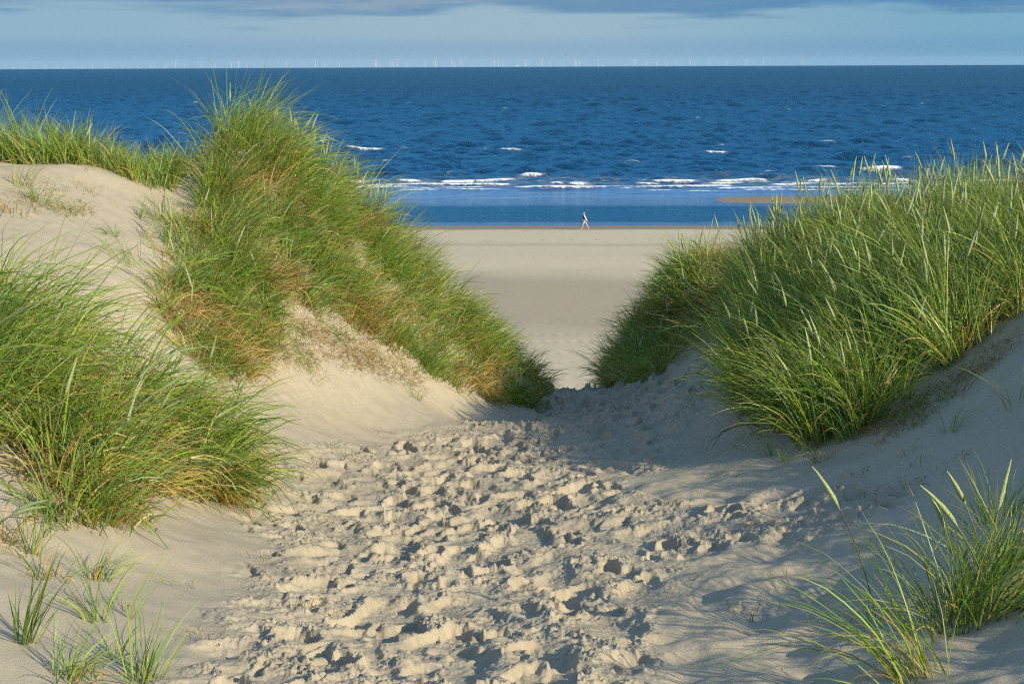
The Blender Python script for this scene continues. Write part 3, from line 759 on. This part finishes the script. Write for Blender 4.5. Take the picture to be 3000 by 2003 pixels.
patch('marram_ridge', 'row of upright green marram along the top of the bare left dune against the sea', 'grass ridge',
      [('w', -8.2, 15.4), ('w', -6.2, 15.6), ('w', -5.3, 15.75), ('w', -4.6, 15.9), ('w', -4.1, 16.0), ('w', -3.75, 16.4), ('w', -3.8, 17.2), ('w', -4.6, 17.3), ('w', -6, 17.4), ('w', -8.2, 17.3)],
      60, 32, 0.66, 106, (18,), wind=(-0.10, 0.0), down=0.0, spread=0.30, bend=0.6, straw=0.13, plen=0.45,
      lenf=lambda x, y: 1.05 - 0.25 * sst(-5.2, -4.2, x))
patch('marram_mound', 'steep round mound of marram with hanging straw on the right side of the gap', 'grass mound',
      [('w', 1.28, 18.5), ('w', 1.3, 19.3), ('w', 1.45, 20.2), ('w', 1.9, 20.7), ('w', 2.9, 20.8), ('w', 3.4, 19.4), ('p', 2150, 880), ('p', 2060, 960), ('p', 1960, 1060), ('p', 1880, 1125)],
      74, 36, 0.64, 107, (34,), gap=-0.6, wind=(-0.18, -0.06), down=0.30, spread=0.36, bend=0.85, straw=0.55, plen=0.5, pal=np.concatenate([PAL, PALG]),
      lenf=lambda x, y: 1 - 0.40 * sst(0.0, 1.0, (x - 2.3) - (y - 18.9) * 1.2))
patch('marram_bank', 'broad sunlit bank of tall marram with many pale seed heads right of the gap', 'grass bank',
      [('p', 2170, 900), ('p', 2230, 1000), ('p', 2420, 1010), ('p', 2600, 1060), ('p', 2760, 1090), ('p', 2900, 990), ('p', 3010, 900), ('w', 4.9, 11.5), ('w', 5.6, 14.0),
       ('w', 4.6, 16.2), ('w', 3.6, 17.4), ('w', 2.85, 17.6)],
      44, 40, 0.80, 108, (180,), gap=-0.3, wind=(-0.06, 0.05), down=0.05, spread=0.32, bend=0.55, straw=0.14, lenf=lambda x, y: 1 - 0.38 * 0.2 * (1 - sst(2.9, 4.0, x)) * sst(14.5, 16.5, y), pal=np.concatenate([PAL, PALG, PALG]), plen=0.74, psize=1.12)
patch('marram_clump', 'dark leaning clump of marram at the low left corner of the right bank', 'grass clump',
      [('p', 2150, 1120), ('p', 2240, 1010), ('p', 2420, 1000), ('p', 2640, 1060), ('p', 2700, 1130), ('p', 2560, 1240), ('p', 2440, 1330), ('p', 2330, 1290), ('p', 2230, 1240)],
      44, 40, 0.84, 109, (22,), wind=(-0.30, -0.05), down=0.15, spread=0.42, bend=0.85, straw=0.11, width=0.0118, pwind=(-0.3, 0), plen=0.62, folded=True, psize=1.1)
# the dune carries on to the right of the view and shades the near sand
patch('marram_bank', 'tall marram on the dune shoulder that shades the near right sand', 'grass bank',
      [('w', 2.75, 3.4), ('w', 3.35, 5.3), ('w', 4.2, 7.6), ('w', 5.3, 10.3), ('w', 7.0, 9.5), ('w', 6.2, 6.0), ('w', 4.8, 2.5), ('w', 3.2, 1.5)],
      20, 22, 0.50, 110, wind=(0.10, 0.05), down=0.0, spread=0.30, bend=0.6, straw=0.12)

def sprig(u, v, label, n=14, length=0.4, wind=(0, 0), seed=0, straw=0.15, spread=0.5, heads=0, rad=0.03, bend=0.7, width=0.0065, name='marram_sprig', pl=None, pal=PAL, world=None, hw=None):
    rg = np.random.default_rng(seed)
    c = np.array([world if world is not None else G(u, v)])
    o = bpy.data.objects.new(name, None); COLL.objects.link(o)
    o['label'] = label; o['category'] = 'grass sprig' if name == 'marram_sprig' else 'tussock'; o['group'] = 'grass tufts standing alone on the sand'
    base, hd, ln, wd, t0, bd, col, st = tufts(c, n, length, rg, wind=wind, spread=spread, straw=straw, rad=rad, bend=bend, width=width, pal=pal)
    g = ~st
    if st.sum() < 2: g = g | True
    link('leaf_blades', blade_mesh(base[g], hd[g], ln[g], wd[g], t0[g], bd[g], col[g], seg=8, rg=rg, folded=True), o, kind='stuff')
    if (~g).sum():
        s_ = ~g
        link('dead_leaves', blade_mesh(base[s_], hd[s_], ln[s_], wd[s_], t0[s_], bd[s_], col[s_], seg=8, rg=rg, name='dead_leaves'), o, kind='stuff')
    for q in range(heads):
        w_ = np.array(hw if hw is not None else wind) + rg.normal(0, 0.18, 2); mg = np.linalg.norm(w_)
        bp = c[0] + rg.normal(0, rad, 2)
        panicle(o, bp[0], bp[1], (pl or length * 0.85) * rg.uniform(0.85, 1.1), w_ / (mg + 1e-6), 0.08 + 0.4 * mg, 0.25 + 0.5 * mg, rg)
    return o

sprig(2860, 1800, 'large loose green tussock on the shaded sand at the lower right', 260, 0.68, (-0.28, 0.0), 201, 0.12, 0.62, 4, 0.10, 0.7, 0.0085, 'marram_tussock', 0.5, hw=(-0.28, 0))
sprig(2985, 1655, 'small tussock crowding the right side of the large loose tussock', 110, 0.55, (0.05, 0.1), 202, 0.10, 0.5, 0, 0.07, 0.65, 0.008, 'marram_tussock')
sprig(2690, 1985, 'low tussock with long blades trailing left at the bottom edge', 70, 0.62, (-0.55, 0.0), 203, 0.15, 0.4, 0, 0.05, 0.75, 0.0065, 'marram_tussock')
sprig(2560, 1830, 'single tall flowering stem standing left of the large loose tussock', 7, 0.5, (-0.1, 0), 204, 0.2, 0.3, 1, 0.02, 0.5, pl=0.62, hw=(-0.03, 0.0))
sprig(2900, 1530, 'thin upright sprig with dark purple base on the right shaded slope', 14, 0.42, (0, 0), 205, 0.1, 0.35, 0, 0.03, 0.45)
sprig(2965, 1500, 'second thin upright sprig beside the purple based one on the right slope', 13, 0.46, (0.05, 0), 206, 0.1, 0.35, 0, 0.03, 0.45)
sprig(2780, 1268, 'low sprawling sprig with creeping roots under the right bank', 16, 0.30, (-0.1, 0.1), 207, 0.25, 0.7, 0, 0.03, 0.8)
sprig(2985, 1180, 'open sprig of long pale blades on the right bank shoulder', 18, 0.55, (-0.15, 0.0), 208, 0.15, 0.45, 0, 0.05, 0.6, pal=PALG)
sprig(2670, 1330, 'tiny curled sprig on the shaded right slope', 8, 0.16, (0, 0), 209, 0.3, 0.7, 0, 0.03, 1.1)
sprig(2255, 1335, 'short dark sprig standing just below the leaning clump', 9, 0.26, (0, 0), 210, 0.1, 0.4, 0, 0.02, 0.4)
sprig(2290, 1352, 'short curled sprig beside the dark one below the leaning clump', 7, 0.2, (0.2, 0), 211, 0.15, 0.5, 0, 0.02, 0.9)
sprig(2410, 1345, 'flattened golden sprig lying on sand under the right bank', 22, 0.40, (-0.6, -0.4), 212, 0.45, 0.3, 0, 0.03, 1.2)
sprig(280, 1822, 'forked sprig with two broad blades on the near left sand', 14, 0.38, (0.25, 0.0), 213, 0.1, 0.45, 0, 0.015, 0.9, 0.008)
sprig(376, 1812, 'slender sprig bending right beside the forked one', 6, 0.30, (0.15, 0.05), 214, 0.1, 0.4, 0, 0.012, 0.7, 0.006)
sprig(205, 1990, 'bushy small sprig at the bottom left edge', 38, 0.34, (0.05, 0.0), 215, 0.1, 0.45, 0, 0.035, 0.6)
sprig(415, 2000, 'open sprig with curving blades at the bottom edge right of the bushy one', 22, 0.46, (0.15, 0.0), 216, 0.05, 0.45, 0, 0.03, 0.55, 0.008)
sprig(75, 1880, 'narrow upright sprig at the left edge above the bottom corner', 22, 0.50, (-0.12, 0.0), 217, 0.1, 0.25, 0, 0.02, 0.35, 0.008)
sprig(0, 0, 'pair of heavy arching seed heads leaning in from the left edge', 5, 0.5, (0.9, 0.15), 218, 0.2, 0.2, 2, 0.03, 0.7, 0.008, pl=0.42, world=(-2.45, 6.0), hw=(1.15, -0.05))
sprig(282, 1700, 'trailing green sprig below the hanging fringe', 30, 0.42, (0.35, -0.05), 219, 0.15, 0.45, 0, 0.025, 0.9)
sprig(140, 1690, 'loose open sprig on the left sand between the fringe and the edge', 14, 0.36, (0.1, 0), 239, 0.2, 0.45, 0, 0.03, 0.6)
sprig(330, 1930, 'wispy sprig with one long blade near the bottom left', 9, 0.40, (0.2, 0.05), 240, 0.15, 0.45, 0, 0.02, 0.8)
sprig(80, 1620, 'small upright sprig on sand left of the trailing one', 16, 0.36, (0, 0), 220, 0.1, 0.4, 0, 0.02, 0.5)
sprig(20, 1590, 'pale thin sprig at the left edge under the big clump', 18, 0.40, (0.05, 0), 221, 0.3, 0.4, 0, 0.02, 0.5)
sprig(330, 690, 'small dark green sprig alone on the bare left dune', 22, 0.24, (-0.05, 0), 222, 0.2, 0.5, 0, 0.03, 1.0)
sprig(190, 622, 'straw coloured sprig on the bare left dune under the ridge', 26, 0.30, (0, 0), 223, 0.75, 0.5, 0, 0.05, 0.9)
sprig(105, 590, 'short straw and green sprig near the left end of the bare dune', 26, 0.36, (0, 0), 224, 0.6, 0.4, 0, 0.06, 0.6)
sprig(408, 638, 'tall thin brown tipped sprig on the bare left dune', 6, 0.5, (0, 0), 225, 0.4, 0.2, 0, 0.015, 0.3)
sprig(470, 640, 'loose green sprig casting long shadows beside the hill', 28, 0.50, (0.0, 0), 226, 0.2, 0.35, 0, 0.05, 0.5)
sprig(60, 545, 'leafy green and straw sprig high at the left edge of the bare dune', 40, 0.42, (0, 0), 236, 0.35, 0.4, 0, 0.08, 0.6)
sprig(240, 560, 'thin straw stalks in the middle of the bare left dune top', 22, 0.34, (0.1, 0), 237, 0.6, 0.5, 0, 0.10, 0.7)
sprig(390, 780, 'long creeping blades reaching left from the rusty tussock', 26, 0.6, (-0.5, -0.1), 238, 0.2, 0.35, 0, 0.08, 0.9)
sprig(350, 515, 'straw based sprig on the crest of the bare left dune', 30, 0.46, (0, 0), 227, 0.35, 0.4, 0, 0.06, 0.5)
sprig(15, 620, 'hanging bundle of orange straw at the left edge', 60, 0.42, (0.0, -0.5), 228, 0.9, 0.3, 0, 0.08, 1.6, name='marram_tussock')
sprig(425, 700, 'flattened sprig with long blades lying left on bare sand', 14, 0.5, (-0.55, 0.0), 229, 0.3, 0.3, 0, 0.03, 1.0)
sprig(480, 890, 'arching sprig with long blades sweeping left over bare sand', 30, 0.55, (-0.5, 0.0), 230, 0.15, 0.35, 1, 0.06, 0.8)
sprig(630, 1190, 'wiry brown sprig at the foot of the halfway tussock', 24, 0.28, (0.1, -0.3), 231, 0.7, 0.45, 0, 0.05, 1.2)
sprig(1220, 1170, 'small green sprig low on the sand under the ridge', 14, 0.22, (0.1, 0), 232, 0.3, 0.5, 0, 0.03, 0.7)
sprig(640, 1130, 'dead wiry sprig below the halfway tussock', 22, 0.26, (0, -0.3), 233, 0.8, 0.5, 0, 0.05, 1.3)
sprig(900, 1090, 'wiry straw sprig trailing down the bare slope', 26, 0.36, (0.2, -0.5), 234, 0.8, 0.4, 0, 0.07, 1.4)
sprig(1160, 1010, 'reddish wiry straw sprig under the ridge', 26, 0.30, (0.2, -0.5), 235, 0.8, 0.4, 0, 0.07, 1.4)

# dead straw lying on the sand
def straw_mat(poly, n, seed, label, wind=(0.2, -0.4), length=0.24, lay=0.5, tone=0.72):
    rg = np.random.default_rng(seed); c = poly_pts(W(poly), n // 4, rg)
    base, hd, ln, wd, t0, bd, col, st = tufts(c, 6, length, rg, wind=wind, spread=0.6, straw=1.6, rad=0.05, bend=1.3, width=0.005)
    col = col * tone
    t0 = np.clip(t0 + lay, 0, 1.53)
    link('dead_grass', blade_mesh(base, hd, ln, wd, t0, bd, col, rg=rg, name='dead_grass'), None, kind='stuff', label=label, category='dead grass')
straw_mat([('p', 790, 960), ('p', 900, 930), ('p', 1080, 1010), ('p', 1250, 1100), ('p', 1130, 1110), ('p', 950, 1060), ('p', 830, 1050)], 900, 301, 'brown dead straw draped on the sand below the left ridge', length=0.30)
straw_mat([('p', 600, 560), ('p', 850, 560), ('p', 1000, 800), ('p', 1150, 950), ('p', 1000, 930), ('p', 800, 860), ('p', 640, 720)], 2600, 305, 'matted tan straw tangled in the middle of the marram hill', length=0.42)
straw_mat([('p', 0, 1060), ('p', 250, 1180), ('p', 300, 1330), ('p', 60, 1300)], 900, 306, 'orange dead straw at the heart of the big left clump', wind=(0.5, -0.4), length=0.45)
straw_mat([('p', 40, 1460), ('p', 560, 1560), ('p', 1000, 1250), ('p', 1300, 1200), ('p', 900, 1960), ('p', 40, 1960)], 60, 307, 'odd bits of dry stem scattered over the near left sand', wind=(0, 0), length=0.12, lay=1.4)
straw_mat([('p', 2000, 1250), ('p', 2700, 1350), ('p', 2990, 1300), ('p', 2900, 1650), ('p', 2200, 1950), ('p', 2000, 1600)], 60, 308, 'odd bits of dry stem scattered over the shaded right sand', wind=(0, 0), length=0.12, lay=1.4)
straw_mat([('p', 2540, 1260), ('p', 2760, 1120), ('p', 2950, 980), ('p', 2990, 1010), ('p', 2800, 1170), ('p', 2600, 1310)], 420, 309, 'dry broken stems along the foot of the right bank', wind=(-0.2, -0.4), length=0.26)
straw_mat([('p', 1900, 900), ('p', 2000, 830), ('p', 2120, 800), ('p', 2150, 880), ('p', 2060, 960), ('p', 1960, 1030)], 1700, 310, 'long tan straw hanging down the face of the gap mound', wind=(-0.15, -0.5), length=0.55, lay=0.25, tone=1.0)
straw_mat([('p', 240, 535), ('p', 420, 520), ('p', 470, 570), ('p', 400, 590), ('p', 260, 570)], 170, 302, 'dry stems lying on the crest of the bare left dune', wind=(0.5, 0))
straw_mat([('p', 40, 560), ('p', 260, 570), ('p', 260, 650), ('p', 60, 620)], 150, 303, 'scattered dry stalks on the bare left dune', wind=(0, 0))
straw_mat([('p', 1960, 1000), ('p', 2140, 890), ('p', 2160, 930), ('p', 2010, 1060)], 500, 304, 'hanging straw on the sandy flank of the gap mound', length=0.40)

wr = np.random.default_rng(55)
wv, wf = [], []
for k in range(520):
    line = wr.choice([0, 1, 2, 3], p=[.40, .25, .2, .15]); xw = wr.uniform(-60, 75)
    yw = {0: 133 + 1.5 * math.sin(xw * .07) + wr.normal(0, .35), 1: 141.5 + 1.2 * math.sin(xw * .05 + 1) + wr.normal(0, .3), 2: wr.uniform(64, 140), 3: 84 + wr.normal(0, 3)}[line]
    sz = wr.uniform(0.03, 0.16) * (0.55 if line >= 2 else 1); zw = float(surf(xw, yw)); o_ = len(wv)
    a_ = wr.uniform(0, 6.28, 6); 
    for q in range(6): wv.append((xw + sz * 1.6 * math.cos(q * 1.047) * wr.uniform(.5, 1.2), yw + sz * math.sin(q * 1.047) * wr.uniform(.5, 1.2), zw - 0.01))
    wv.append((xw, yw, zw + sz * 0.45))
    wf += [(o_ + q, o_ + (q + 1) % 6, o_ + 6) for q in range(6)]
m_weed, t, b = new_mat('strand_debris'); geo = t.nodes.new('ShaderNodeNewGeometry')
L(t, mixc(t, noise(t, geo.outputs['Position'], 1.7, 1, 0.5), (0.10, 0.075, 0.045), (0.34, 0.29, 0.22)), b.inputs['Base Color']); b.inputs['Roughness'].default_value = 0.9
link('strand_debris', make_mesh('strand_debris', wv, wf, m_weed, smooth=False), None, kind='stuff', label='scraps of weed and shell strewn along the flat beach', category='beach debris')

# ------------------------------------------------------------------ walker on the beach
def simple(name, col, rough=0.8):
    m, t, b = new_mat(name)
    geo = t.nodes.new('ShaderNodeNewGeometry')
    n_ = noise(t, geo.outputs['Position'], 30.0, 3, 0.6)
    L(t, mixc(t, n_, tuple(c_ * 0.88 for c_ in col), tuple(min(1, c_ * 1.1) for c_ in col)), b.inputs['Base Color'])
    b.inputs['Roughness'].default_value = rough
    return m
m_skin = simple('skin', (0.62, 0.36, 0.24), 0.5); m_navy = simple('navy_cloth', (0.018, 0.020, 0.045)); m_white = simple('white_cloth', (0.78, 0.78, 0.82))
m_short = simple('shorts_cloth', (0.50, 0.48, 0.42)); m_hair = simple('blond_hair', (0.55, 0.45, 0.26)); m_dark = simple('dark_fabric', (0.02, 0.02, 0.028))

def skinned(name, verts, edges, radii, mat, parent, root=0, sub=2):
    me = bpy.data.meshes.new(name); me.from_pydata(verts, edges, [])
    o = bpy.data.objects.new(name, me); COLL.objects.link(o); o.parent = parent
    md = o.modifiers.new('skin', 'SKIN'); md.use_smooth_shade = True
    sv = me.skin_vertices[0].data if me.skin_vertices else None
    if sv is None:
        bpy.context.view_layer.objects.active = o
        me.skin_vertices.new(name='') if hasattr(me.skin_vertices, 'new') else None
        sv = me.skin_vertices[0].data
    for i_, r_ in enumerate(radii):
        sv[i_].radius = r_ if isinstance(r_, tuple) else (r_, r_)
        sv[i_].use_root = (i_ == root)
    s = o.modifiers.new('sub', 'SUBSURF'); s.levels = s.render_levels = sub
    me.materials.append(mat)
    return o
wp = G(1712, 672)
person = bpy.data.objects.new('person', None); COLL.objects.link(person)
person['label'] = 'person walking barefoot along the water, in navy vest, white sleeves and pale shorts'
person['category'] = 'person'
# local frame: -x is the walking direction (screen left), z up
def hand(verts, edges, radii, wrist, pal_, dirv, spread):
    """palm then four fingers and a thumb, added to the body skeleton"""
    n0 = len(verts); verts.append(pal_); edges.append((wrist, n0)); radii.append((0.034, 0.018))
    d = Vector(dirv).normalized(); s = Vector(spread).normalized()
    for q, (o_, l_) in enumerate(((-0.028, 0.070), (-0.010, 0.080), (0.009, 0.075), (0.026, 0.060))):
        b0 = Vector(pal_) + d * 0.035 + s * o_; k0 = len(verts)
        verts.append(tuple(b0)); edges.append((n0, k0)); radii.append(0.010)
        verts.append(tuple(b0 + d * l_ * 0.55 + Vector((-0.006, 0, 0)))); edges.append((k0, k0 + 1)); radii.append(0.0085)
        verts.append(tuple(b0 + d * l_ + Vector((-0.018, 0, 0)))); edges.append((k0 + 1, k0 + 2)); radii.append(0.007)
    k0 = len(verts); th0 = Vector(pal_) - s * 0.038 + Vector((-0.012, 0, 0))
    verts.append(tuple(th0)); edges.append((n0, k0)); radii.append(0.011)
    verts.append(tuple(th0 + d * 0.04 - s * 0.012)); edges.append((k0, k0 + 1)); radii.append(0.009)
V = [(0.02, 0, 0.95), (0.0, 0, 1.12), (-0.01, 0, 1.32), (-0.02, 0, 1.44), (-0.055, 0, 1.53), (-0.075, 0, 1.60), (-0.07, 0, 1.68)]
E = [(0, 1), (1, 2), (2, 3), (3, 4), (4, 5), (5, 6)]
Rr = [(0.115, 0.15), (0.10, 0.14), (0.115, 0.165), (0.055, 0.07), (0.055, 0.055), (0.09, 0.078), (0.082, 0.072)]
def chain(start, pts, rads):
    p_ = start
    for q, r_ in zip(pts, rads):
        V.append(q); Rr.append(r_); E.append((p_, len(V) - 1)); p_ = len(V) - 1
    return p_
# front leg (near side), back leg (far side)
chain(0, [(-0.02, -0.09, 0.88), (-0.14, -0.09, 0.50), (-0.24, -0.09, 0.10), (-0.27, -0.09, 0.045), (-0.40, -0.09, 0.03)], [.085, .058, .040, .036, .026])
chain(0, [(0.05, 0.09, 0.88), (0.22, 0.09, 0.52), (0.42, 0.09, 0.16), (0.45, 0.09, 0.10), (0.37, 0.09, 0.03)], [.085, .058, .040, .036, .028])
w1 = chain(2, [(0.02, -0.19, 1.36), (0.13, -0.22, 1.12), (0.26, -0.21, 0.93)], [.055, .040, .027])
hand(V, E, Rr, w1, (0.30, -0.21, 0.875), (0.5, 0, -0.8), (0.0, 1, 0))
w2 = chain(2, [(0.0, 0.19, 1.36), (-0.08, 0.21, 1.10), (-0.22, 0.20, 0.92)], [.055, .040, .027])
hand(V, E, Rr, w2, (-0.26, 0.20, 0.86), (-0.35, 0, -0.9), (0.0, -1, 0))
skinned('body', V, E, Rr, m_skin, person)
V, E, Rr = [(0.015, 0, 0.97), (0.0, 0, 1.12), (-0.01, 0, 1.32), (-0.02, 0, 1.43)], [(0, 1), (1, 2), (2, 3)], [(0.155, 0.172), (0.15, 0.165), (0.16, 0.185), (0.09, 0.10)]
skinned('vest', V, E, Rr, m_navy, person)
for sgn, pts in ((-1, [(0.0, -0.15, 1.38), (0.02, -0.195, 1.36), (0.13, -0.225, 1.12), (0.245, -0.215, 0.945)]), (1, [(0.0, 0.15, 1.38), (0.0, 0.195, 1.36), (-0.08, 0.215, 1.10), (-0.205, 0.205, 0.945)])):
    skinned('sleeve', pts, [(0, 1), (1, 2), (2, 3)], [.055, .066, .054, .044], m_white, person)
V, E, Rr = [(0.02, 0, 0.97)], [], [(0.135, 0.172)]
chain(0, [(0.0, -0.09, 0.86), (-0.115, -0.092, 0.57)], [.112, .092])
chain(0, [(0.05, 0.09, 0.86), (0.17, 0.092, 0.60)], [.112, .092])
skinned('shorts', V, E, Rr, m_short, person)
skinned('hair', [(-0.045, 0, 1.63), (-0.058, 0, 1.69), (-0.07, 0, 1.73)], [(0, 1), (1, 2)], [(.085, .083), (.094, .088), (.07, .066)], m_hair, person)
# face
def blob(name, loc, r, mat, parent, sc_=(1, 1, 1)):
    import bmesh
    bm = bmesh.new(); bmesh.ops.create_icosphere(bm, subdivisions=2, radius=r)
    for v_ in bm.verts: v_.co = Vector((v_.co.x * sc_[0], v_.co.y * sc_[1], v_.co.z * sc_[2])) + Vector(loc)
    me = bpy.data.meshes.new(name); bm.to_mesh(me); bm.free(); me.materials.append(mat)
    for f_ in me.polygons: f_.use_smooth = True
    return link(name, me, parent)
blob('nose', (-0.165, 0, 1.625), 0.016, m_skin, person, (1.1, .7, 1.4))
for s_2 in (-1, 1): blob('eye', (-0.150, 0.030 * s_2, 1.645), 0.009, m_dark, person, (.6, 1, .7)); blob('ear', (-0.065, 0.080 * s_2, 1.625), 0.028, m_skin, person, (.7, .35, 1))
blob('mouth', (-0.152, 0, 1.585), 0.016, simple('lips', (0.45, .16, .13), .5), person, (.5, 1.3, .35))
person.location = (wp[0], wp[1], float(surf(*wp)))
bag = blob('shoe_bag', (0, 0, 0), 0.075, m_dark, None, (.75, .6, 1.15))
bag.location = (wp[0] - 0.30, wp[1] + 0.20, person.location.z + 0.77)
bag['label'] = 'small dark item held in the far hand of the walker'; bag['category'] = 'carried item'

# ------------------------------------------------------------------ offshore wind turbines
m_tw = simple('turbine_white', (0.54, 0.54, 0.54), 0.6)
def ring_mesh(name, prof, sides, mat):
    """lathe (radius, z)"""
    ph = np.linspace(0, 2 * np.pi, sides, endpoint=False)
    v = np.array([[r_ * math.cos(a_), r_ * math.sin(a_), z_] for r_, z_ in prof for a_ in ph])
    idx = np.arange(len(prof) * sides).reshape(len(prof), sides); nx = np.roll(idx, -1, 1)
    return make_mesh(name, v, np.stack([idx[:-1], nx[:-1], nx[1:], idx[1:]], -1).reshape(-1, 4), mat)
me_tower = ring_mesh('tower', [(0.01, -2), (2.6, -2), (2.6, 8), (3.6, 8.2), (3.6, 9.4), (2.3, 9.6), (1.5, 68.6), (0.01, 68.6)], 12, m_tw)
def box_mesh(name, x0, x1, y0, y1, z0, z1, mat):
    v = [(x, y, z) for z in (z0, z1) for y in (y0, y1) for x in (x0, x1)]
    return make_mesh(name, v, [(0, 2, 3, 1), (4, 5, 7, 6), (0, 1, 5, 4), (1, 3, 7, 5), (3, 2, 6, 7), (2, 0, 4, 6)], mat, smooth=False)
me_nac = box_mesh('nacelle', -1.9, 1.9, -3.4, 6.5, 68.4, 72.4, m_tw)
bl_v, bl_f = [], []
secs = [(0, 1.0, 1.0), (4, 1.3, .9), (9, 2.0, .55), (20, 1.35, .35), (32, .8, .2), (40, .15, .06)]
for z_, ch, tk in secs:
    for k_ in range(8):
        a_ = k_ / 8 * 2 * math.pi; bl_v.append((ch * math.cos(a_) + ch * .2, tk * math.sin(a_), z_))
bl_f = [(s_ * 8 + k_, s_ * 8 + (k_ + 1) % 8, s_ * 8 + 8 + (k_ + 1) % 8, s_ * 8 + 8 + k_) for s_ in range(5) for k_ in range(8)]
me_blade = make_mesh('rotor_blade', bl_v, bl_f, m_tw)
TURB = [(40,5),(70,5),(104,6),(132,7),(168,7),(185,6),(227,5),(241,5),(271,8),(305,7),(316,6),(342,5),(358,8),(380,5),(404,7),(441,7),(452,6),(482,7),(489,6),(515,15.5),(540,9),(586,7),(624,6),(632,7),(678,14),(699,16),(724,6),(838,14.5),(924,19),(951,12),(995,14),(1100,18),(1103,13),
        (1145,13.5),(1152,14),(1165,19),(1193,9),(1246,10.5),(1275,17),(1279,11),(1324,15),(1334,9.5),(1350,18.5),(1414,5),(1448,16),(1460,13.5),(1473,11),(1540,17.5),(1538,12),(1587,19.5),(1614,10.5),(1654,7),(1686,15.5),(1689,11),(1697,14),(1753,9.5),
        (1860,16),(1881,7),(1894,10.5),(1923,13.5),(1955,9),(1981,12),(2022,15),(2036,10.5),(2078,13),(2130,11.5),(2187,15),(2236,12),(2352,13.5)]
POSE = {515:0,699:0,924:.95,1100:.5,1165:.9,1275:.45,1350:.4,1587:.42,1540:.85,1860:.55,1686:.05,2187:.4,838:.45,678:1.9,995:1.0}
ORD = ['first','second','third','fourth','fifth','sixth','seventh','eighth','ninth','tenth','eleventh','twelfth','thirteenth','fourteenth','fifteenth','sixteenth','seventeenth','eighteenth','nineteenth','twentieth']
def ordinal(k):
    if k < 20: return ORD[k]
    tens = {2: 'twenty', 3: 'thirty', 4: 'forty', 5: 'fifty', 6: 'sixty'}
    k1 = k + 1; d_, r_ = divmod(k1, 10)
    if r_ == 0: return {2: 'twentieth', 3: 'thirtieth', 4: 'fortieth', 5: 'fiftieth', 6: 'sixtieth'}[d_]
    return tens[d_] + '-' + ORD[r_ - 1]
trg = np.random.default_rng(77)
def hidden(D_):
    e_ = max(0.0, D_ - math.sqrt(2 * REARTH * CAMZ)); return e_ * e_ / (2 * REARTH)
for k_, (u, px) in enumerate(sorted(TURB)):
    lo, hi = 9000.0, 40000.0                              # distance at which the hub stands that far above the horizon
    for _ in range(40):
        mid = (lo + hi) / 2
        if (70 - hidden(mid)) / mid * FPX > px: lo = mid
        else: hi = mid
    D_ = lo; r_ = ray(u, 197)
    dirh = np.array([r_[0], r_[1]]); dirh /= np.linalg.norm(dirh)
    o = bpy.data.objects.new('wind_turbine', None); COLL.objects.link(o)
    o.location = (dirh[0] * D_, dirh[1] * D_, -(D_ ** 2) / (2 * REARTH))
    o.rotation_euler = (0, 0, R(trg.normal(-14, 6)))
    size = 'tall' if px >= 15 else ('middle-sized' if px >= 10 else 'faint tiny')
    o['label'] = f'{size} white wind turbine on the horizon, {ordinal(k_)} in the line from the left end'
    o['category'] = 'wind turbine'; o['group'] = 'offshore wind turbines along the horizon'
    link('tower', me_tower, o); link('nacelle', me_nac, o)
    ph = POSE.get(u, trg.uniform(0, 2.09))
    for q in range(3):
        bl = link('rotor_blade', me_blade, o); bl.location = (0, -4.2, 70.4); bl.rotation_euler = (0, ph + q * 2 * math.pi / 3, 0)
for u, px, lb in ((1516, 3.2, 'small pale transformer platform on the horizon near the middle'), (1767, 2.2, 'tiny white platform on the horizon right of the middle')):
    D_ = 15000.0; r_ = ray(u, 197); dirh = np.array([r_[0], r_[1]]); dirh /= np.linalg.norm(dirh)
    o = bpy.data.objects.new('offshore_platform', None); COLL.objects.link(o)
    o.location = (dirh[0] * D_, dirh[1] * D_, -(D_ ** 2) / (2 * REARTH)); o['label'] = lb; o['category'] = 'platform'
    s_ = px / 3.2
    link('deck', box_mesh('deck', -12 * s_, 12 * s_, -8, 8, 9 * s_, 17 * s_, m_tw), o)
    for lx in (-10, 10):
        link('leg', box_mesh('leg', lx * s_ - 1, lx * s_ + 1, -6, 6, -3, 9 * s_ - .1, m_tw), o)
# a distant gull
gr = ray(1691, 145); Dg = 420.0
gull = bpy.data.objects.new('gull', make_mesh('gull', [(0, .25, 0), (-.07, 0, .03), (.07, 0, .03), (0, -.22, 0), (0, 0, .08), (0, 0, -.05), (-.5, .05, .22), (-.85, -.05, .10), (.5, .05, .22), (.85, -.05, .10), (-.06, .1, .05), (.06, .1, .05)],
      [(0, 1, 4, 4), (0, 4, 2, 2), (3, 4, 1, 1), (3, 2, 4, 4), (0, 5, 1, 1), (0, 2, 5, 5), (3, 1, 5, 5), (3, 5, 2, 2)], m_dark, smooth=False)) if False else None

# ------------------------------------------------------------------ air over the sea
m_hz = bpy.data.materials.new('haze'); m_hz.use_nodes = True; t = m_hz.node_tree
t.nodes.remove(t.nodes['Principled BSDF'])
pv = t.nodes.new('ShaderNodeVolumePrincipled'); pv.inputs['Density'].default_value = 7e-6; pv.inputs['Color'].default_value = (0.62, 0.80, 0.97, 1)
pv.inputs['Anisotropy'].default_value = 0.0
L(t, pv.outputs[0], t.nodes['Material Output'].inputs['Volume'])
hz_o = link('haze', box_mesh('haze', -24000, 24000, -1500, 42000, -140, 125, m_hz), None, kind='stuff')
hz_o['label'] = 'thin blue sea haze paling the distant turbines'
